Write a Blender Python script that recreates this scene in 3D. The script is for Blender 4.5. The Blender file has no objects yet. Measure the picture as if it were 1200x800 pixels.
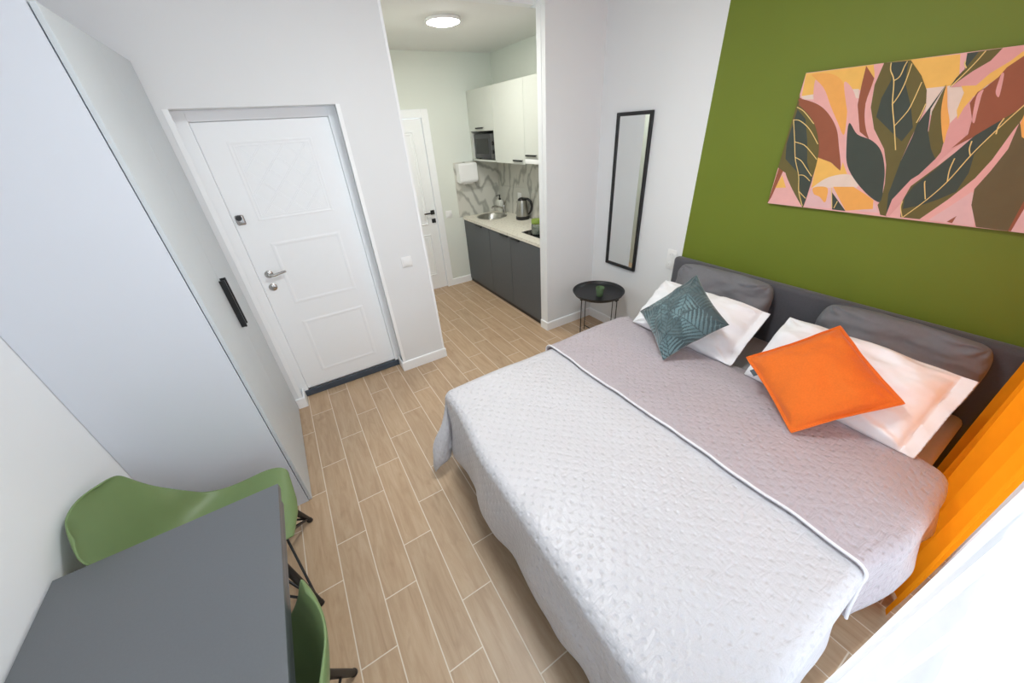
import bpy, bmesh, math, random
from mathutils import Vector, Matrix, noise
random.seed(7)
C = bpy.context.scene.collection
PI = math.pi
R = math.radians
WORLD = 1.1
WIN_P = 31
LAMP_K = 66
FILL_M = 43
MLX, MLY = .75, 1.15
EXPO = 0.56

# ------------------------------------------------------------------ materials
def lin(c):
    return tuple(((v/255)/12.92 if v/255 <= .04045 else ((v/255+.055)/1.055)**2.4) for v in c)
class NT:
    def __init__(s, name):
        s.m = bpy.data.materials.new(name); s.m.use_nodes = True
        s.t = s.m.node_tree; s.b = s.t.nodes['Principled BSDF']; s.out = s.t.nodes['Material Output']
    def n(s, typ, **kw):
        x = s.t.nodes.new(typ)
        for k, v in kw.items(): setattr(x, k, v)
        return x
    def l(s, a, b): s.t.links.new(a, b)
    def math(s, op, a, b=None, c=None):
        x = s.n('ShaderNodeMath', operation=op)
        for i, v in enumerate((a, b, c)):
            if v is None: continue
            if isinstance(v, (int, float)): x.inputs[i].default_value = v
            else: s.l(v, x.inputs[i])
        return x.outputs[0]
    def mix(s, f, a, b):
        x = s.n('ShaderNodeMix', data_type='RGBA')
        if isinstance(f, (int, float)): x.inputs[0].default_value = f
        else: s.l(f, x.inputs[0])
        for i, v in ((6, a), (7, b)):
            if isinstance(v, tuple): x.inputs[i].default_value = (*v[:3], 1)
            else: s.l(v, x.inputs[i])
        return x.outputs[2]
    def ramp(s, f, stops):
        x = s.n('ShaderNodeValToRGB'); e = x.color_ramp.elements
        while len(e) < len(stops): e.new(.5)
        for k, (p, c) in enumerate(stops): e[k].position = p; e[k].color = (*c[:3], 1)
        s.l(f, x.inputs[0]); return x.outputs[0]
    def noise(s, vec, scale, detail=3, rough=.5, dist=0):
        x = s.n('ShaderNodeTexNoise'); x.inputs['Scale'].default_value = scale
        x.inputs['Detail'].default_value = detail; x.inputs['Roughness'].default_value = rough
        x.inputs['Distortion'].default_value = dist
        if vec is not None: s.l(vec, x.inputs['Vector'])
        return x.outputs[0]
    def pos(s): return s.n('ShaderNodeNewGeometry').outputs['Position']
    def obj(s): return s.n('ShaderNodeTexCoord').outputs['Object']
    def uv(s): return s.n('ShaderNodeTexCoord').outputs['UV']
    def mapping(s, vec, scale=(1, 1, 1), rot=(0, 0, 0), loc=(0, 0, 0)):
        x = s.n('ShaderNodeMapping'); x.inputs['Scale'].default_value = scale
        x.inputs['Rotation'].default_value = rot; x.inputs['Location'].default_value = loc
        s.l(vec, x.inputs[0]); return x.outputs[0]
    def bump(s, h, strength=.2, dist=.01):
        x = s.n('ShaderNodeBump'); x.inputs['Strength'].default_value = strength
        x.inputs['Distance'].default_value = dist
        s.l(h, x.inputs['Height']); s.l(x.outputs[0], s.b.inputs['Normal'])
    def base(s, c):
        if isinstance(c, tuple): s.b.inputs['Base Color'].default_value = (*c[:3], 1)
        else: s.l(c, s.b.inputs['Base Color'])
def simple(name, rgb, rough=.5, metal=0, var=.03, scale=30, bump=.0, bdist=.002, coat=0, sheen=0):
    """one colour with a slight procedural mottling and an optional fine bump"""
    q = NT(name); c = lin(rgb); p = q.obj()
    f = q.noise(p, scale, 3)
    q.base(q.ramp(f, [(.3, tuple(v*(1-var) for v in c)), (.7, tuple(min(1, v*(1+var)) for v in c))]))
    q.b.inputs['Roughness'].default_value = rough; q.b.inputs['Metallic'].default_value = metal
    q.b.inputs['Coat Weight'].default_value = coat; q.b.inputs['Sheen Weight'].default_value = sheen
    if bump: q.bump(q.noise(p, scale*6, 2), bump, bdist)
    return q.m
M = {}
M['wall'] = simple('white_wall_paint', (231, 233, 235), .75, var=.008, scale=3, bump=.12, bdist=.001)
M['wall_kitchen'] = simple('pale_kitchen_wall_paint', (224, 229, 222), .75, var=.008, scale=3, bump=.1, bdist=.001)
M['ceiling'] = simple('ceiling_paint', (228, 228, 226), .8, var=.005)
M['green'] = simple('green_wall_paint', (108, 123, 28), .62, var=.02, scale=5, bump=.35, bdist=.0012)
M['white_gloss'] = simple('white_lacquer', (246, 249, 252), .35, var=.004)
M['white_trim'] = simple('white_trim_paint', (249, 251, 253), .4, var=.004)
M['ward_front'] = simple('wardrobe_laminate_shaded', (200, 206, 210), .45, var=.006, scale=4)  # doors turn from the window; their shade is put into a darker tone
M['ward_side'] = simple('wardrobe_laminate_lit', (214, 218, 226), .45, var=.006, scale=4)  # window light on the side panel put into a paler, bluer tone
M['black_metal'] = simple('black_powder_coat', (26, 27, 29), .45, var=.05, scale=60, bump=.05)
M['chrome'] = simple('brushed_chrome', (190, 188, 185), .22, 1, var=.05, scale=80)
M['steel'] = simple('brushed_steel', (176, 174, 168), .28, 1, var=.06, scale=60)
M['threshold'] = simple('slate_threshold', (66, 76, 88), .5, var=.05)
M['black_plastic'] = simple('black_plastic', (22, 22, 24), .35, var=.03)
M['white_plastic'] = simple('white_plastic', (240, 241, 241), .35, var=.004)
M['kitchen_upper'] = simple('pale_kitchen_front', (206, 209, 202), .5, var=.006)
M['kitchen_base'] = simple('graphite_kitchen_front', (88, 92, 96), .5, var=.03, scale=50)
M['table'] = simple('graphite_table_laminate', (100, 103, 107), .42, var=.025, scale=160, bump=.05)
M['chair'] = simple('green_moulded_plastic', (110, 132, 84), .45, var=.015, scale=20, bump=.03)
M['chair_leg'] = simple('black_stained_wood', (30, 27, 26), .5, var=.15, scale=40)
M['headboard'] = simple('charcoal_upholstery', (78, 78, 84), .85, var=.06, scale=90, bump=.35, bdist=.002, sheen=.25)
M['grey_case'] = simple('grey_pillowcase', (112, 112, 117), .8, var=.03, scale=60, bump=.2, bdist=.002, sheen=.1)
M['white_cotton'] = simple('white_cotton', (240, 240, 243), .8, var=.006, scale=60, bump=.15, bdist=.002, sheen=.1)
M['sheet'] = simple('grey_bed_sheet', (168, 166, 168), .8, var=.02, scale=50, bump=.15)
M['orange_linen'] = simple('orange_linen', (224, 107, 20), .85, var=.05, scale=150, bump=.4, bdist=.001, sheen=.15)
M['piping'] = simple('silver_piping', (226, 225, 228), .45, var=.01)
M['label_grey'] = simple('woven_label', (70, 78, 84), .8, var=.2, scale=200)
M['mirror'] = simple('mirror_silver', (235, 240, 240), .02, 1, var=.001)
M['canvas_edge'] = simple('canvas_edge', (214, 160, 120), .8, var=.05)
M['microwave'] = simple('dark_grey_enamel', (50, 50, 53), .3, var=.03)
M['pin'] = simple('grey_pin_recess', (176, 176, 174), .6)
M['soap'] = simple('soap_bottle', (226, 228, 222), .3, var=.01)
M['green_label'] = simple('green_label', (128, 150, 60), .5, var=.25, scale=120)
M['glass_black'] = simple('black_hob_glass', (12, 12, 13), .08, var=.02)
M['paper'] = simple('paper', (240, 240, 238), .9, var=.01)
M['dark_gap'] = simple('dark_interior', (60, 62, 64), .7, var=.02)

def glassy(name, rgb, tint, body):
    q = NT(name); tr = q.n('ShaderNodeBsdfTransparent'); gs = q.n('ShaderNodeBsdfGlossy'); gs.inputs['Roughness'].default_value = .04
    f = q.noise(q.obj(), 40, 2); c = lin(rgb); q.l(q.ramp(f, [(.3, c), (.7, tuple(v*.93 for v in c))]), tr.inputs[0])
    fr = q.n('ShaderNodeFresnel'); fr.inputs[0].default_value = 1.5
    mx = q.n('ShaderNodeMixShader'); q.l(fr.outputs[0], mx.inputs[0]); q.l(tr.outputs[0], mx.inputs[1]); q.l(gs.outputs[0], mx.inputs[2])
    df = q.n('ShaderNodeBsdfDiffuse'); df.inputs[0].default_value = (*lin(tint), 1)
    m2 = q.n('ShaderNodeMixShader'); m2.inputs[0].default_value = body; q.l(mx.outputs[0], m2.inputs[1]); q.l(df.outputs[0], m2.inputs[2])
    q.l(m2.outputs[0], q.out.inputs[0]); q.t.nodes.remove(q.b); return q.m
M['green_glass'] = glassy('green_glass', (176, 208, 168), (140, 168, 128), .5)
M['clear_glass'] = glassy('clear_glass', (232, 236, 230), (200, 205, 198), .15)

def lamp_mat(LAMP_E, name, col=(1, .98, .9, 1)):
    q = NT(name); q.base((1, 1, 1)); q.b.inputs['Emission Color'].default_value = col
    q.b.inputs['Emission Strength'].default_value = LAMP_E; return q.m
M['lamp'] = lamp_mat(LAMP_K, 'lamp_diffuser'); M['lamp_fill'] = lamp_mat(FILL_M, 'fill_lamp_diffuser', (.95, .99, .99, 1))

# wood-look floor tiles: 150 x 602 mm, each column shifted by a third, pale grout
def floor_mat():
    q = NT('oak_look_tile'); p = q.pos(); s = q.n('ShaderNodeSeparateXYZ'); q.l(p, s.inputs[0])
    W, L = .15033, .60168
    u = q.math('DIVIDE', q.math('ADD', s.outputs[0], .3236), W)
    k = q.math('FLOOR', u); fu = q.math('FRACT', u)
    v = q.math('SUBTRACT', q.math('DIVIDE', q.math('SUBTRACT', s.outputs[1], .239), L), q.math('MULTIPLY', k, 1/3))
    kv = q.math('FLOOR', v); fv = q.math('FRACT', v)
    du = q.math('MULTIPLY', q.math('MINIMUM', fu, q.math('SUBTRACT', 1, fu)), W)
    dv = q.math('MULTIPLY', q.math('MINIMUM', fv, q.math('SUBTRACT', 1, fv)), L)
    d = q.math('MINIMUM', du, dv)
    mr = q.n('ShaderNodeMapRange', interpolation_type='SMOOTHSTEP'); q.l(d, mr.inputs[0])
    mr.inputs[1].default_value = .0016; mr.inputs[2].default_value = .003
    mask = mr.outputs[0]
    cid = q.n('ShaderNodeCombineXYZ'); q.l(k, cid.inputs[0]); q.l(kv, cid.inputs[1])
    wn = q.n('ShaderNodeTexWhiteNoise', noise_dimensions='3D'); q.l(cid.outputs[0], wn.inputs[0])
    off = q.n('ShaderNodeVectorMath', operation='SCALE'); q.l(wn.outputs['Color'], off.inputs[0]); off.inputs['Scale'].default_value = 17
    add = q.n('ShaderNodeVectorMath', operation='ADD'); q.l(p, add.inputs[0]); q.l(off.outputs[0], add.inputs[1])
    g = q.mapping(add.outputs[0], (13, 1.5, 1))
    grain = q.noise(g, 2.2, 5, .62, 1.1)
    fine = q.noise(q.mapping(add.outputs[0], (110, 5, 1)), 3, 3, .6)
    knot = q.noise(q.mapping(add.outputs[0], (9, 4.5, 1)), 1.6, 2, .5, .4)
    c = q.ramp(grain, [(.28, lin((166, 138, 110))), (.5, lin((188, 161, 132))), (.75, lin((205, 181, 153)))])
    c = q.mix(q.math('MULTIPLY', fine, .28), c, lin((160, 128, 98)))
    kn = q.n('ShaderNodeMapRange'); q.l(knot, kn.inputs[0]); kn.inputs[1].default_value = .64; kn.inputs[2].default_value = .78
    kn.inputs[4].default_value = .5
    c = q.mix(kn.outputs[0], c, lin((142, 112, 86)))
    tone = q.ramp(wn.outputs['Value'], [(0, lin((176, 150, 122))), (1, lin((206, 172, 136)))])
    c = q.mix(.28, c, tone)
    c = q.mix(mask, lin((226, 213, 195)), c)
    q.base(c); q.b.inputs['Roughness'].default_value = .42
    h = q.math('ADD', mask, q.math('MULTIPLY', grain, .25))
    q.bump(h, .35, .002)
    return q.m
M['floor'] = floor_mat()

def marble(name, base, vein, scale, speck=False):
    q = NT(name); p = q.pos()
    w = q.n('ShaderNodeTexWave', wave_type='BANDS', bands_direction='DIAGONAL'); w.inputs['Scale'].default_value = scale
    w.inputs['Distortion'].default_value = 12; w.inputs['Detail'].default_value = 3.5; w.inputs['Detail Scale'].default_value = 1.3
    q.l(q.mapping(p, (1, 1, .55)), w.inputs[0])
    c = q.ramp(w.outputs['Fac'], [(0, lin(vein)), (.16, tuple(a*.5+b*.5 for a, b in zip(lin(base), lin(vein)))), (.42, lin(base)), (1, lin(base))])
    if speck:
        f = q.noise(p, 45, 4, .7); c = q.ramp(f, [(.3, lin(vein)), (.45, lin(base)), (.75, lin((236, 230, 214)))])
    q.base(c); q.b.inputs['Roughness'].default_value = .35
    return q.m
M['marble'] = marble('grey_marble_tile', (208, 207, 199), (164, 164, 156), 2.9)
M['counter'] = marble('speckled_cream_worktop', (226, 222, 210), (186, 176, 160), 3, True)

# quilted satin, cloth coordinates in metres in the UV map
def quilt(name, rgb, rgb2, rough, bs=.6):
    q = NT(name); uv = q.uv(); s = q.n('ShaderNodeSeparateXYZ')
    wob = q.n('ShaderNodeTexNoise'); wob.inputs['Scale'].default_value = 9; q.l(uv, wob.inputs['Vector'])
    vm = q.n('ShaderNodeVectorMath', operation='MULTIPLY_ADD'); q.l(wob.outputs['Color'], vm.inputs[0])
    vm.inputs[1].default_value = (.022, .022, 0); q.l(uv, vm.inputs[2]); q.l(vm.outputs[0], s.inputs[0])
    p = .046
    a = q.math('ADD', s.outputs[0], s.outputs[1]); b = q.math('SUBTRACT', s.outputs[0], s.outputs[1])
    sa = q.math('POWER', q.math('SINE', q.math('MULTIPLY', a, PI/p/1.2)), 2)
    sb = q.math('POWER', q.math('SINE', q.math('MULTIPLY', b, PI/p/1.2)), 2)
    # dimples where both vanish, shallow valleys between
    dimple = q.math('SUBTRACT', 1, q.math('EXPONENT', q.math('MULTIPLY', q.math('ADD', sa, sb), -3.2)))
    wr = q.noise(q.mapping(uv, (9, 24, 1), (0, 0, .5)), 1.0, 4, .6, .8)
    wr2 = q.noise(q.mapping(uv, (70, 26, 1), (0, 0, -.6)), 1.0, 3, .6, .3)
    h = q.math('ADD', q.math('MULTIPLY', dimple, .42), q.math('ADD', q.math('MULTIPLY', wr, .85), q.math('MULTIPLY', wr2, .45)))
    f = q.noise(q.mapping(uv, (300, 300, 1)), 1, 2)
    q.base(q.ramp(f, [(.3, lin(rgb)), (.7, lin(rgb2))]))
    q.b.inputs['Roughness'].default_value = rough
    q.b.inputs['Sheen Weight'].default_value = .35; q.b.inputs['Sheen Roughness'].default_value = .4
    q.b.inputs['Specular IOR Level'].default_value = .55
    q.bump(h, bs, .014)
    return q.m
M['quilt_light'] = quilt('silver_quilted_satin', (198, 196, 200), (205, 203, 207), .33, .62)
M['quilt_mauve'] = quilt('mauve_grey_quilted_satin', (176, 166, 172), (184, 174, 180), .38, .75)

def palm():
    q = NT('teal_velvet_palm_print'); at = q.n('ShaderNodeVertexColor', layer_name='pattern')
    s = q.n('ShaderNodeSeparateColor'); q.l(at.outputs[0], s.inputs[0])
    f = q.noise(q.obj(), 120, 3)
    c = q.mix(s.outputs[0], lin((44, 62, 66)), lin((104, 132, 137)))
    c = q.mix(q.math('MULTIPLY', f, .25), c, lin((60, 82, 86)))
    q.base(c); q.b.inputs['Roughness'].default_value = .65
    q.b.inputs['Sheen Weight'].default_value = .5; q.bump(q.math('ADD', s.outputs[0], q.math('MULTIPLY', f, .2)), .3, .002)
    return q.m
M['palm'] = palm()

def cloth_translucent(name, rgb, transp, transl, uvbump=False):
    q = NT(name)
    tr = q.n('ShaderNodeBsdfTransparent'); tl = q.n('ShaderNodeBsdfTranslucent'); df = q.n('ShaderNodeBsdfDiffuse')
    f = q.noise(q.obj(), 25, 3)
    c = q.ramp(f, [(.3, lin(rgb)), (.7, tuple(v*.96 for v in lin(rgb)))])
    q.l(c, tl.inputs[0]); q.l(c, df.inputs[0])
    m1 = q.n('ShaderNodeMixShader'); m1.inputs[0].default_value = transl; q.l(df.outputs[0], m1.inputs[1]); q.l(tl.outputs[0], m1.inputs[2])
    m2 = q.n('ShaderNodeMixShader'); m2.inputs[0].default_value = transp; q.l(m1.outputs[0], m2.inputs[1]); q.l(tr.outputs[0], m2.inputs[2])
    q.l(m2.outputs[0], q.out.inputs[0]); q.t.nodes.remove(q.b)
    return q.m
M['sheer'] = cloth_translucent('white_voile', (228, 234, 240), .34, .45)
M['sheer2'] = cloth_translucent('shaded_voile', (190, 200, 212), .12, .35)  # shading of the lower voile put into a darker, bluer cloth colour
M['orange_curtain'] = cloth_translucent('orange_curtain_cloth', (248, 154, 28), .0, .45)

# ------------------------------------------------------------------ mesh helpers
def link(name, bm, mat, parent=None, smooth=False, root=None):
    """link a bmesh (world coordinates) as one mesh object; origin at its base, or at its thing's empty"""
    me = bpy.data.meshes.new(name)
    vs = [v.co for v in bm.verts]
    if parent is None:
        lo = Vector((min(v.x for v in vs), min(v.y for v in vs), min(v.z for v in vs)))
        hi = Vector((max(v.x for v in vs), max(v.y for v in vs), max(v.z for v in vs)))
        o0 = Vector(((lo.x+hi.x)/2, (lo.y+hi.y)/2, lo.z))
    else:
        t = parent
        while t.parent: t = t.parent
        o0 = t.location.copy() if t.type == 'EMPTY' or t.get('orig') is None else t.location.copy()
    for v in bm.verts: v.co -= o0
    bmesh.ops.recalc_face_normals(bm, faces=bm.faces)
    bm.to_mesh(me); bm.free()
    for m in (mat if isinstance(mat, (list, tuple)) else [mat]): me.materials.append(m)
    if smooth:
        for p in me.polygons: p.use_smooth = True
        if smooth != 2:
            try: me.set_sharp_from_angle(angle=R(smooth if smooth > 5 else 40))
            except Exception: pass
    o = bpy.data.objects.new(name, me); C.objects.link(o)
    if parent is None: o.location = o0
    else: o.parent = parent
    return o
def thing(name, label, cat, loc=(0, 0, 0), group=None):
    o = bpy.data.objects.new(name, None); C.objects.link(o); o.location = loc
    o.empty_display_size = .1
    return tag(o, label, cat, group)
def tag(o, label, cat, group=None, kind=None):
    if label: o['label'] = label
    if cat: o['category'] = cat
    if group: o['group'] = group
    if kind: o['kind'] = kind
    return o
def struct(o): o['kind'] = 'structure'; return o
def B(): return bmesh.new()
def box(bm, x0, x1, y0, y1, z0, z1, bev=0, seg=2, mi=0):
    vs = [bm.verts.new((x, y, z)) for x in (x0, x1) for y in (y0, y1) for z in (z0, z1)]
    idx = [(0, 1, 3, 2), (4, 6, 7, 5), (0, 4, 5, 1), (2, 3, 7, 6), (0, 2, 6, 4), (1, 5, 7, 3)]
    fs = [bm.faces.new([vs[i] for i in f]) for f in idx]
    for f in fs: f.material_index = mi
    if bev:
        es = {e for f in fs for e in f.edges}
        bmesh.ops.bevel(bm, geom=list(es), offset=bev, segments=seg, profile=.5, affect='EDGES')
    return bm
def mkbox(name, mat, b, parent=None, bev=0, seg=2):
    return link(name, box(B(), *b, bev, seg), mat, parent, smooth=bool(bev) and 30)
def tube(bm, pts, r, n=8, cap=True, r2=None):
    pts = [Vector(p) for p in pts]; rings = []; up = None
    for i, p in enumerate(pts):
        a = pts[max(i-1, 0)]; b = pts[min(i+1, len(pts)-1)]; d = (b-a).normalized()
        if up is None: up = d.orthogonal().normalized()
        up = (up - d*up.dot(d)).normalized(); s = d.cross(up)
        rr = r if not isinstance(r, (list, tuple)) else r[i]
        rings.append([bm.verts.new(p + (up*math.cos(2*PI*k/n) + s*math.sin(2*PI*k/n))*rr) for k in range(n)])
    for a, b in zip(rings, rings[1:]):
        for k in range(n): bm.faces.new((a[k], a[(k+1) % n], b[(k+1) % n], b[k]))
    if cap: bm.faces.new(rings[0][::-1]); bm.faces.new(rings[-1])
    return bm
def lathe(bm, prof, c=(0, 0, 0), n=32, axis='z'):
    """profile of (radius, height) points turned about the vertical through c"""
    rings = []
    def P(r, h, a):
        x, y = r*math.cos(a), r*math.sin(a)
        if axis == 'z': return (c[0]+x, c[1]+y, c[2]+h)
        if axis == 'y': return (c[0]+x, c[1]+h, c[2]+y)
        return (c[0]+h, c[1]+x, c[2]+y)
    for r, h in prof:
        if r < 1e-6: rings.append([bm.verts.new(P(0, h, 0))])
        else: rings.append([bm.verts.new(P(r, h, 2*PI*k/n)) for k in range(n)])
    for a, b in zip(rings, rings[1:]):
        for k in range(n):
            k2 = (k+1) % n
            if len(a) == 1 and len(b) == 1: continue
            if len(a) == 1: bm.faces.new((a[0], b[k], b[k2]))
            elif len(b) == 1: bm.faces.new((a[k], a[k2], b[0]))
            else: bm.faces.new((a[k], a[k2], b[k2], b[k]))
    return bm
def grid(bm, nu, nv, fn, uvfn=None, close_u=False):
    V = [[bm.verts.new(fn(i/(nu-1) if not close_u else i/nu, j/(nv-1))) for j in range(nv)] for i in range(nu)]
    lay = bm.loops.layers.uv.verify() if uvfn else None
    for i in range(nu-1 if not close_u else nu):
        for j in range(nv-1):
            i2 = (i+1) % nu
            f = bm.faces.new((V[i][j], V[i2][j], V[i2][j+1], V[i][j+1]))
            if lay:
                for lp, (a, b) in zip(f.loops, ((i, j), (i+1, j), (i+1, j+1), (i, j+1))):
                    lp[lay].uv = uvfn(a/(nu-1), b/(nv-1))
    return V
def nz(x, y, z=0, s=1): return noise.noise(Vector((x*s, y*s, z*s)))
def smooth01(a, b, x):
    t = max(0, min(1, (x-a)/(b-a))); return t*t*(3-2*t)
def subsurf(o, lv=1):
    m = o.modifiers.new('subdivision', 'SUBSURF'); m.levels = lv; m.render_levels = lv; return o
def solid(o, t, off=-1):
    m = o.modifiers.new('thickness', 'SOLIDIFY'); m.thickness = t; m.offset = off; return o

# ------------------------------------------------------------------ the setting
XL, XR = -.957, 2.513          # left and right walls
YW, YD, YP, YK = -.34, 2.81, 2.615, 4.434   # window wall, door wall, pier face, kitchen back wall
ZC, ZK = 2.72, 2.555
struct(link('floor', box(B(), XL-.1, XR+.1, YW-.2, YK+.1, -.1, 0), M['floor']))
struct(link('ceiling', box(B(), XL-.1, XR+.1, YW-.2, 2.74, ZC, ZC+.1), M['ceiling']))
struct(link('ceiling_kitchen', box(B(), .75, XR+.1, YD, YK+.1, ZK, ZK+.1), M['ceiling']))
struct(link('wall_left', box(B(), XL-.12, XL, YW-.2, YD+.3, 0, ZC), M['wall']))
struct(link('wall_right', box(B(), XR, XR+.12, 1.638, YP, 0, ZC), M['wall']))
struct(link('wall_right_green', box(B(), XR, XR+.12, YW-.2, 1.638, 0, ZC), M['green']))
struct(link('wall_right_kitchen', box(B(), XR, XR+.12, YP, YK+.1, 0, ZC), M['wall_kitchen']))
# door wall with the entrance recess, then the pier right of the kitchen opening
EX0, EX1, EZ = -.37, .49, 2.02
bm = B(); box(bm, XL, EX0, YD, 3.02, 0, ZC); box(bm, EX1, .868, YD, 3.02, 0, ZC); box(bm, EX0, EX1, YD, 3.02, EZ, ZC)
struct(link('wall_door', bm, M['wall']))
struct(link('wall_behind_door', box(B(), XL, .75, 3.02, 3.12, 0, ZC), M['wall']))
struct(link('wall_kitchen_left', box(B(), .75, .868, 3.02, YK, 0, ZC), M['wall_kitchen']))
struct(link('wall_pier', box(B(), 1.937, XR, YP, 2.717, 0, ZC), M['wall']))
struct(link('wall_kitchen_header', box(B(), .868, 1.937, 2.74, YD, ZK, ZC), M['wall']))
# kitchen back wall with the inner door's opening
bm = B(); box(bm, .75, .885, YK, YK+.12, 0, ZC); box(bm, 1.60, XR+.1, YK, YK+.12, 0, ZC); box(bm, .885, 1.60, YK, YK+.12, 1.99, ZC)
struct(link('wall_kitchen_back', bm, M['wall_kitchen']))
# window wall: one wide glazed opening from near the floor
WX0, WX1, WZ0, WZ1 = -.75, 2.36, .12, 2.42
bm = B(); box(bm, XL, WX0, YW-.2, YW, 0, ZC); box(bm, WX1, XR, YW-.2, YW, 0, ZC)
box(bm, WX0, WX1, YW-.2, YW, 0, WZ0); box(bm, WX0, WX1, YW-.2, YW, WZ1, ZC)
struct(link('wall_window', bm, M['wall']))
bm = B(); yf0, yf1 = YW-.14, YW-.08
for a, b, c, d in ((WX0, WX0+.06, WZ0, WZ1), (WX1-.06, WX1, WZ0, WZ1), (WX0, WX1, WZ0, WZ0+.06), (WX0, WX1, WZ1-.06, WZ1),
                   (.25, .33, WZ0+.06, WZ1-.06), (1.28, 1.36, WZ0+.06, WZ1-.06)):
    box(bm, a, b, yf0, yf1, c, d, .006, 1)
w1 = struct(link('window_1', bm, M['white_plastic']))
gl = NT('window_pane_glass')
tr = gl.n('ShaderNodeBsdfTransparent'); gs = gl.n('ShaderNodeBsdfGlossy'); gs.inputs['Roughness'].default_value = .02
mx = gl.n('ShaderNodeMixShader'); mx.inputs[0].default_value = .05
gl.l(tr.outputs[0], mx.inputs[1]); gl.l(gs.outputs[0], mx.inputs[2]); gl.l(mx.outputs[0], gl.out.inputs[0])
bm = B()
for a, b in ((WX0+.06, .25), (.33, 1.28), (1.36, WX1-.06)): box(bm, a, b, YW-.115, YW-.105, WZ0+.06, WZ1-.06)
link('window_pane', bm, gl.m, w1)

def board(name, pts, h=.09, t=.013):
    """baseboard along a floor polyline; its face lies t to the left of the direction of travel"""
    bm = B()
    P = [Vector((x, y, 0)) for x, y in pts]; offs = []
    for i, p in enumerate(P):
        ns = []
        if i: d = (P[i]-P[i-1]).normalized(); ns.append(Vector((-d.y, d.x, 0)))
        if i < len(P)-1: d = (P[i+1]-P[i]).normalized(); ns.append(Vector((-d.y, d.x, 0)))
        n = sum(ns, Vector()) ; k = n.length_squared/len(ns) if len(ns) > 1 else 1
        offs.append(n/(k if len(ns) > 1 else 1) if len(ns) == 1 else n*(2/n.length_squared))
    prof = [(0, 0), (t, 0), (t, h-.006), (t-.005, h), (0, h)]
    rows = [[bm.verts.new(p+o*a+Vector((0, 0, z))) for a, z in prof] for p, o in zip(P, offs)]
    for a, b in zip(rows, rows[1:]):
        for k in range(len(prof)): bm.faces.new((a[k], a[(k+1) % 5], b[(k+1) % 5], b[k]))
    bm.faces.new(rows[0][::-1]); bm.faces.new(rows[-1])
    return struct(link(name, bm, M['white_trim']))
board('baseboard_door_left', [(-.343, 2.935), (-.345, YD), (-.40, YD)][::1])
board('baseboard_door_right', [(.868, 3.4), (.868, YD), (.475, YD), (.475, 2.935)])
board('baseboard_pier', [(XR, 1.70), (XR, YP), (1.937, YP), (1.937, 2.717)])
board('baseboard_kitchen_back', [(1.945, YK), (1.672, YK)])
board('baseboard_left', [(XL, 1.80), (XL, YW)][::-1][::-1])
# light plastic corner strips
mkbox('trim_1', M['white_trim'], (EX0-.002, EX0+.024, YD-.005, YD+.004, .09, EZ))
mkbox('trim_2', M['white_trim'], (EX1-.016, EX1+.008, YD-.005, YD+.004, .09, EZ))
mkbox('trim_3', M['white_trim'], (.856, .872, YD-.004, YD+.02, .09, ZK))  # corner bead; the light it catches is put into a brighter white
mkbox('trim_4', M['wall'], (1.934, 1.937, 2.664, 2.719, .09, ZK))
for n in ('trim_1', 'trim_2', 'trim_3', 'trim_4'): struct(bpy.data.objects[n])

# entrance door --------------------------------------------------------------
LX0, LX1, LZ0, LZ1, LY = -.299, .433, .064, 1.963, 2.953
bm = B(); box(bm, EX0, LX0-.0008, LY-.012, 3.0, 0, EZ, .003, 1); box(bm, LX1+.001, EX1, LY-.012, 3.0, 0, EZ, .003, 1)
box(bm, LX0-.004, LX1+.004, LY-.012, 3.0, LZ1+.0015, EZ, .003, 1)
fr = struct(link('door_1', bm, M['white_gloss']))
leaf = link('door_leaf', box(B(), LX0, LX1, LY, LY+.045, LZ0, LZ1, .003, 1), M['white_gloss'], fr)
def ring(bm, x0, x1, z0, z1, y, w=.009, d=.004):
    """raised moulding frame on a face that looks towards -y"""
    rows = []
    for o, dd in ((0, 0), (w*.35, d), (w*.65, d), (w, 0)):
        rows.append([bm.verts.new((x, y-dd, z)) for x, z in ((x0+o, z0+o), (x1-o, z0+o), (x1-o, z1-o), (x0+o, z1-o))])
    for a, b in zip(rows, rows[1:]):
        for k in range(4): bm.faces.new((a[k], a[(k+1) % 4], b[(k+1) % 4], b[k]))
bm = B(); ring(bm, -.166, .300, 1.400, 1.860, LY, .016, .0018); ring(bm, -.143, .277, 1.423, 1.837, LY, .008, .0012)
ring(bm, -.156, .296, .797, 1.256, LY, .03, .0022); ring(bm, -.156, .30, .183, .655, LY, .03, .0022)
link('panel_moulding', bm, M['white_gloss'], leaf)
bm = B()   # diamond lattice inside the upper panel
x0, x1, z0, z1 = -.135, .269, 1.431, 1.829
for sgn in (1, -1):
    for k in range(-4, 5):
        c = k*.135
        pts = []
        for s in range(201):
            x = x0+(x1-x0)*s/200; z = (z0+z1)/2 + sgn*(x-(x0+x1)/2)*1.05 + c
            if z0 <= z <= z1: pts.append((x, z))
        if len(pts) < 12: continue
        (a, b), (c2, d2) = pts[0], pts[-1]
        for o in (-.006, .006):
            tube(bm, [(a, LY-.0005, b+o), (c2, LY-.0005, d2+o)], .0020, 6)
link('lattice_moulding', bm, M['white_gloss'], leaf)
def rosette(bm, x, z, r=.026): lathe(bm, [(0, -.012), (r*.8, -.012), (r, -.008), (r, 0)], (x, LY, z), 24, 'y')
bm = B(); rosette(bm, -.232, 1.053); tube(bm, [(-.232, LY-.01, 1.053), (-.232, LY-.045, 1.053)], .010, 10)
tube(bm, [(-.236, LY-.045, 1.053), (-.20, LY-.05, 1.05), (-.165, LY-.05, 1.056), (-.125, LY-.048, 1.062)], [.011, .010, .009, .007], 10)
link('lever_handle', bm, M['chrome'], leaf, 40)
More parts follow.
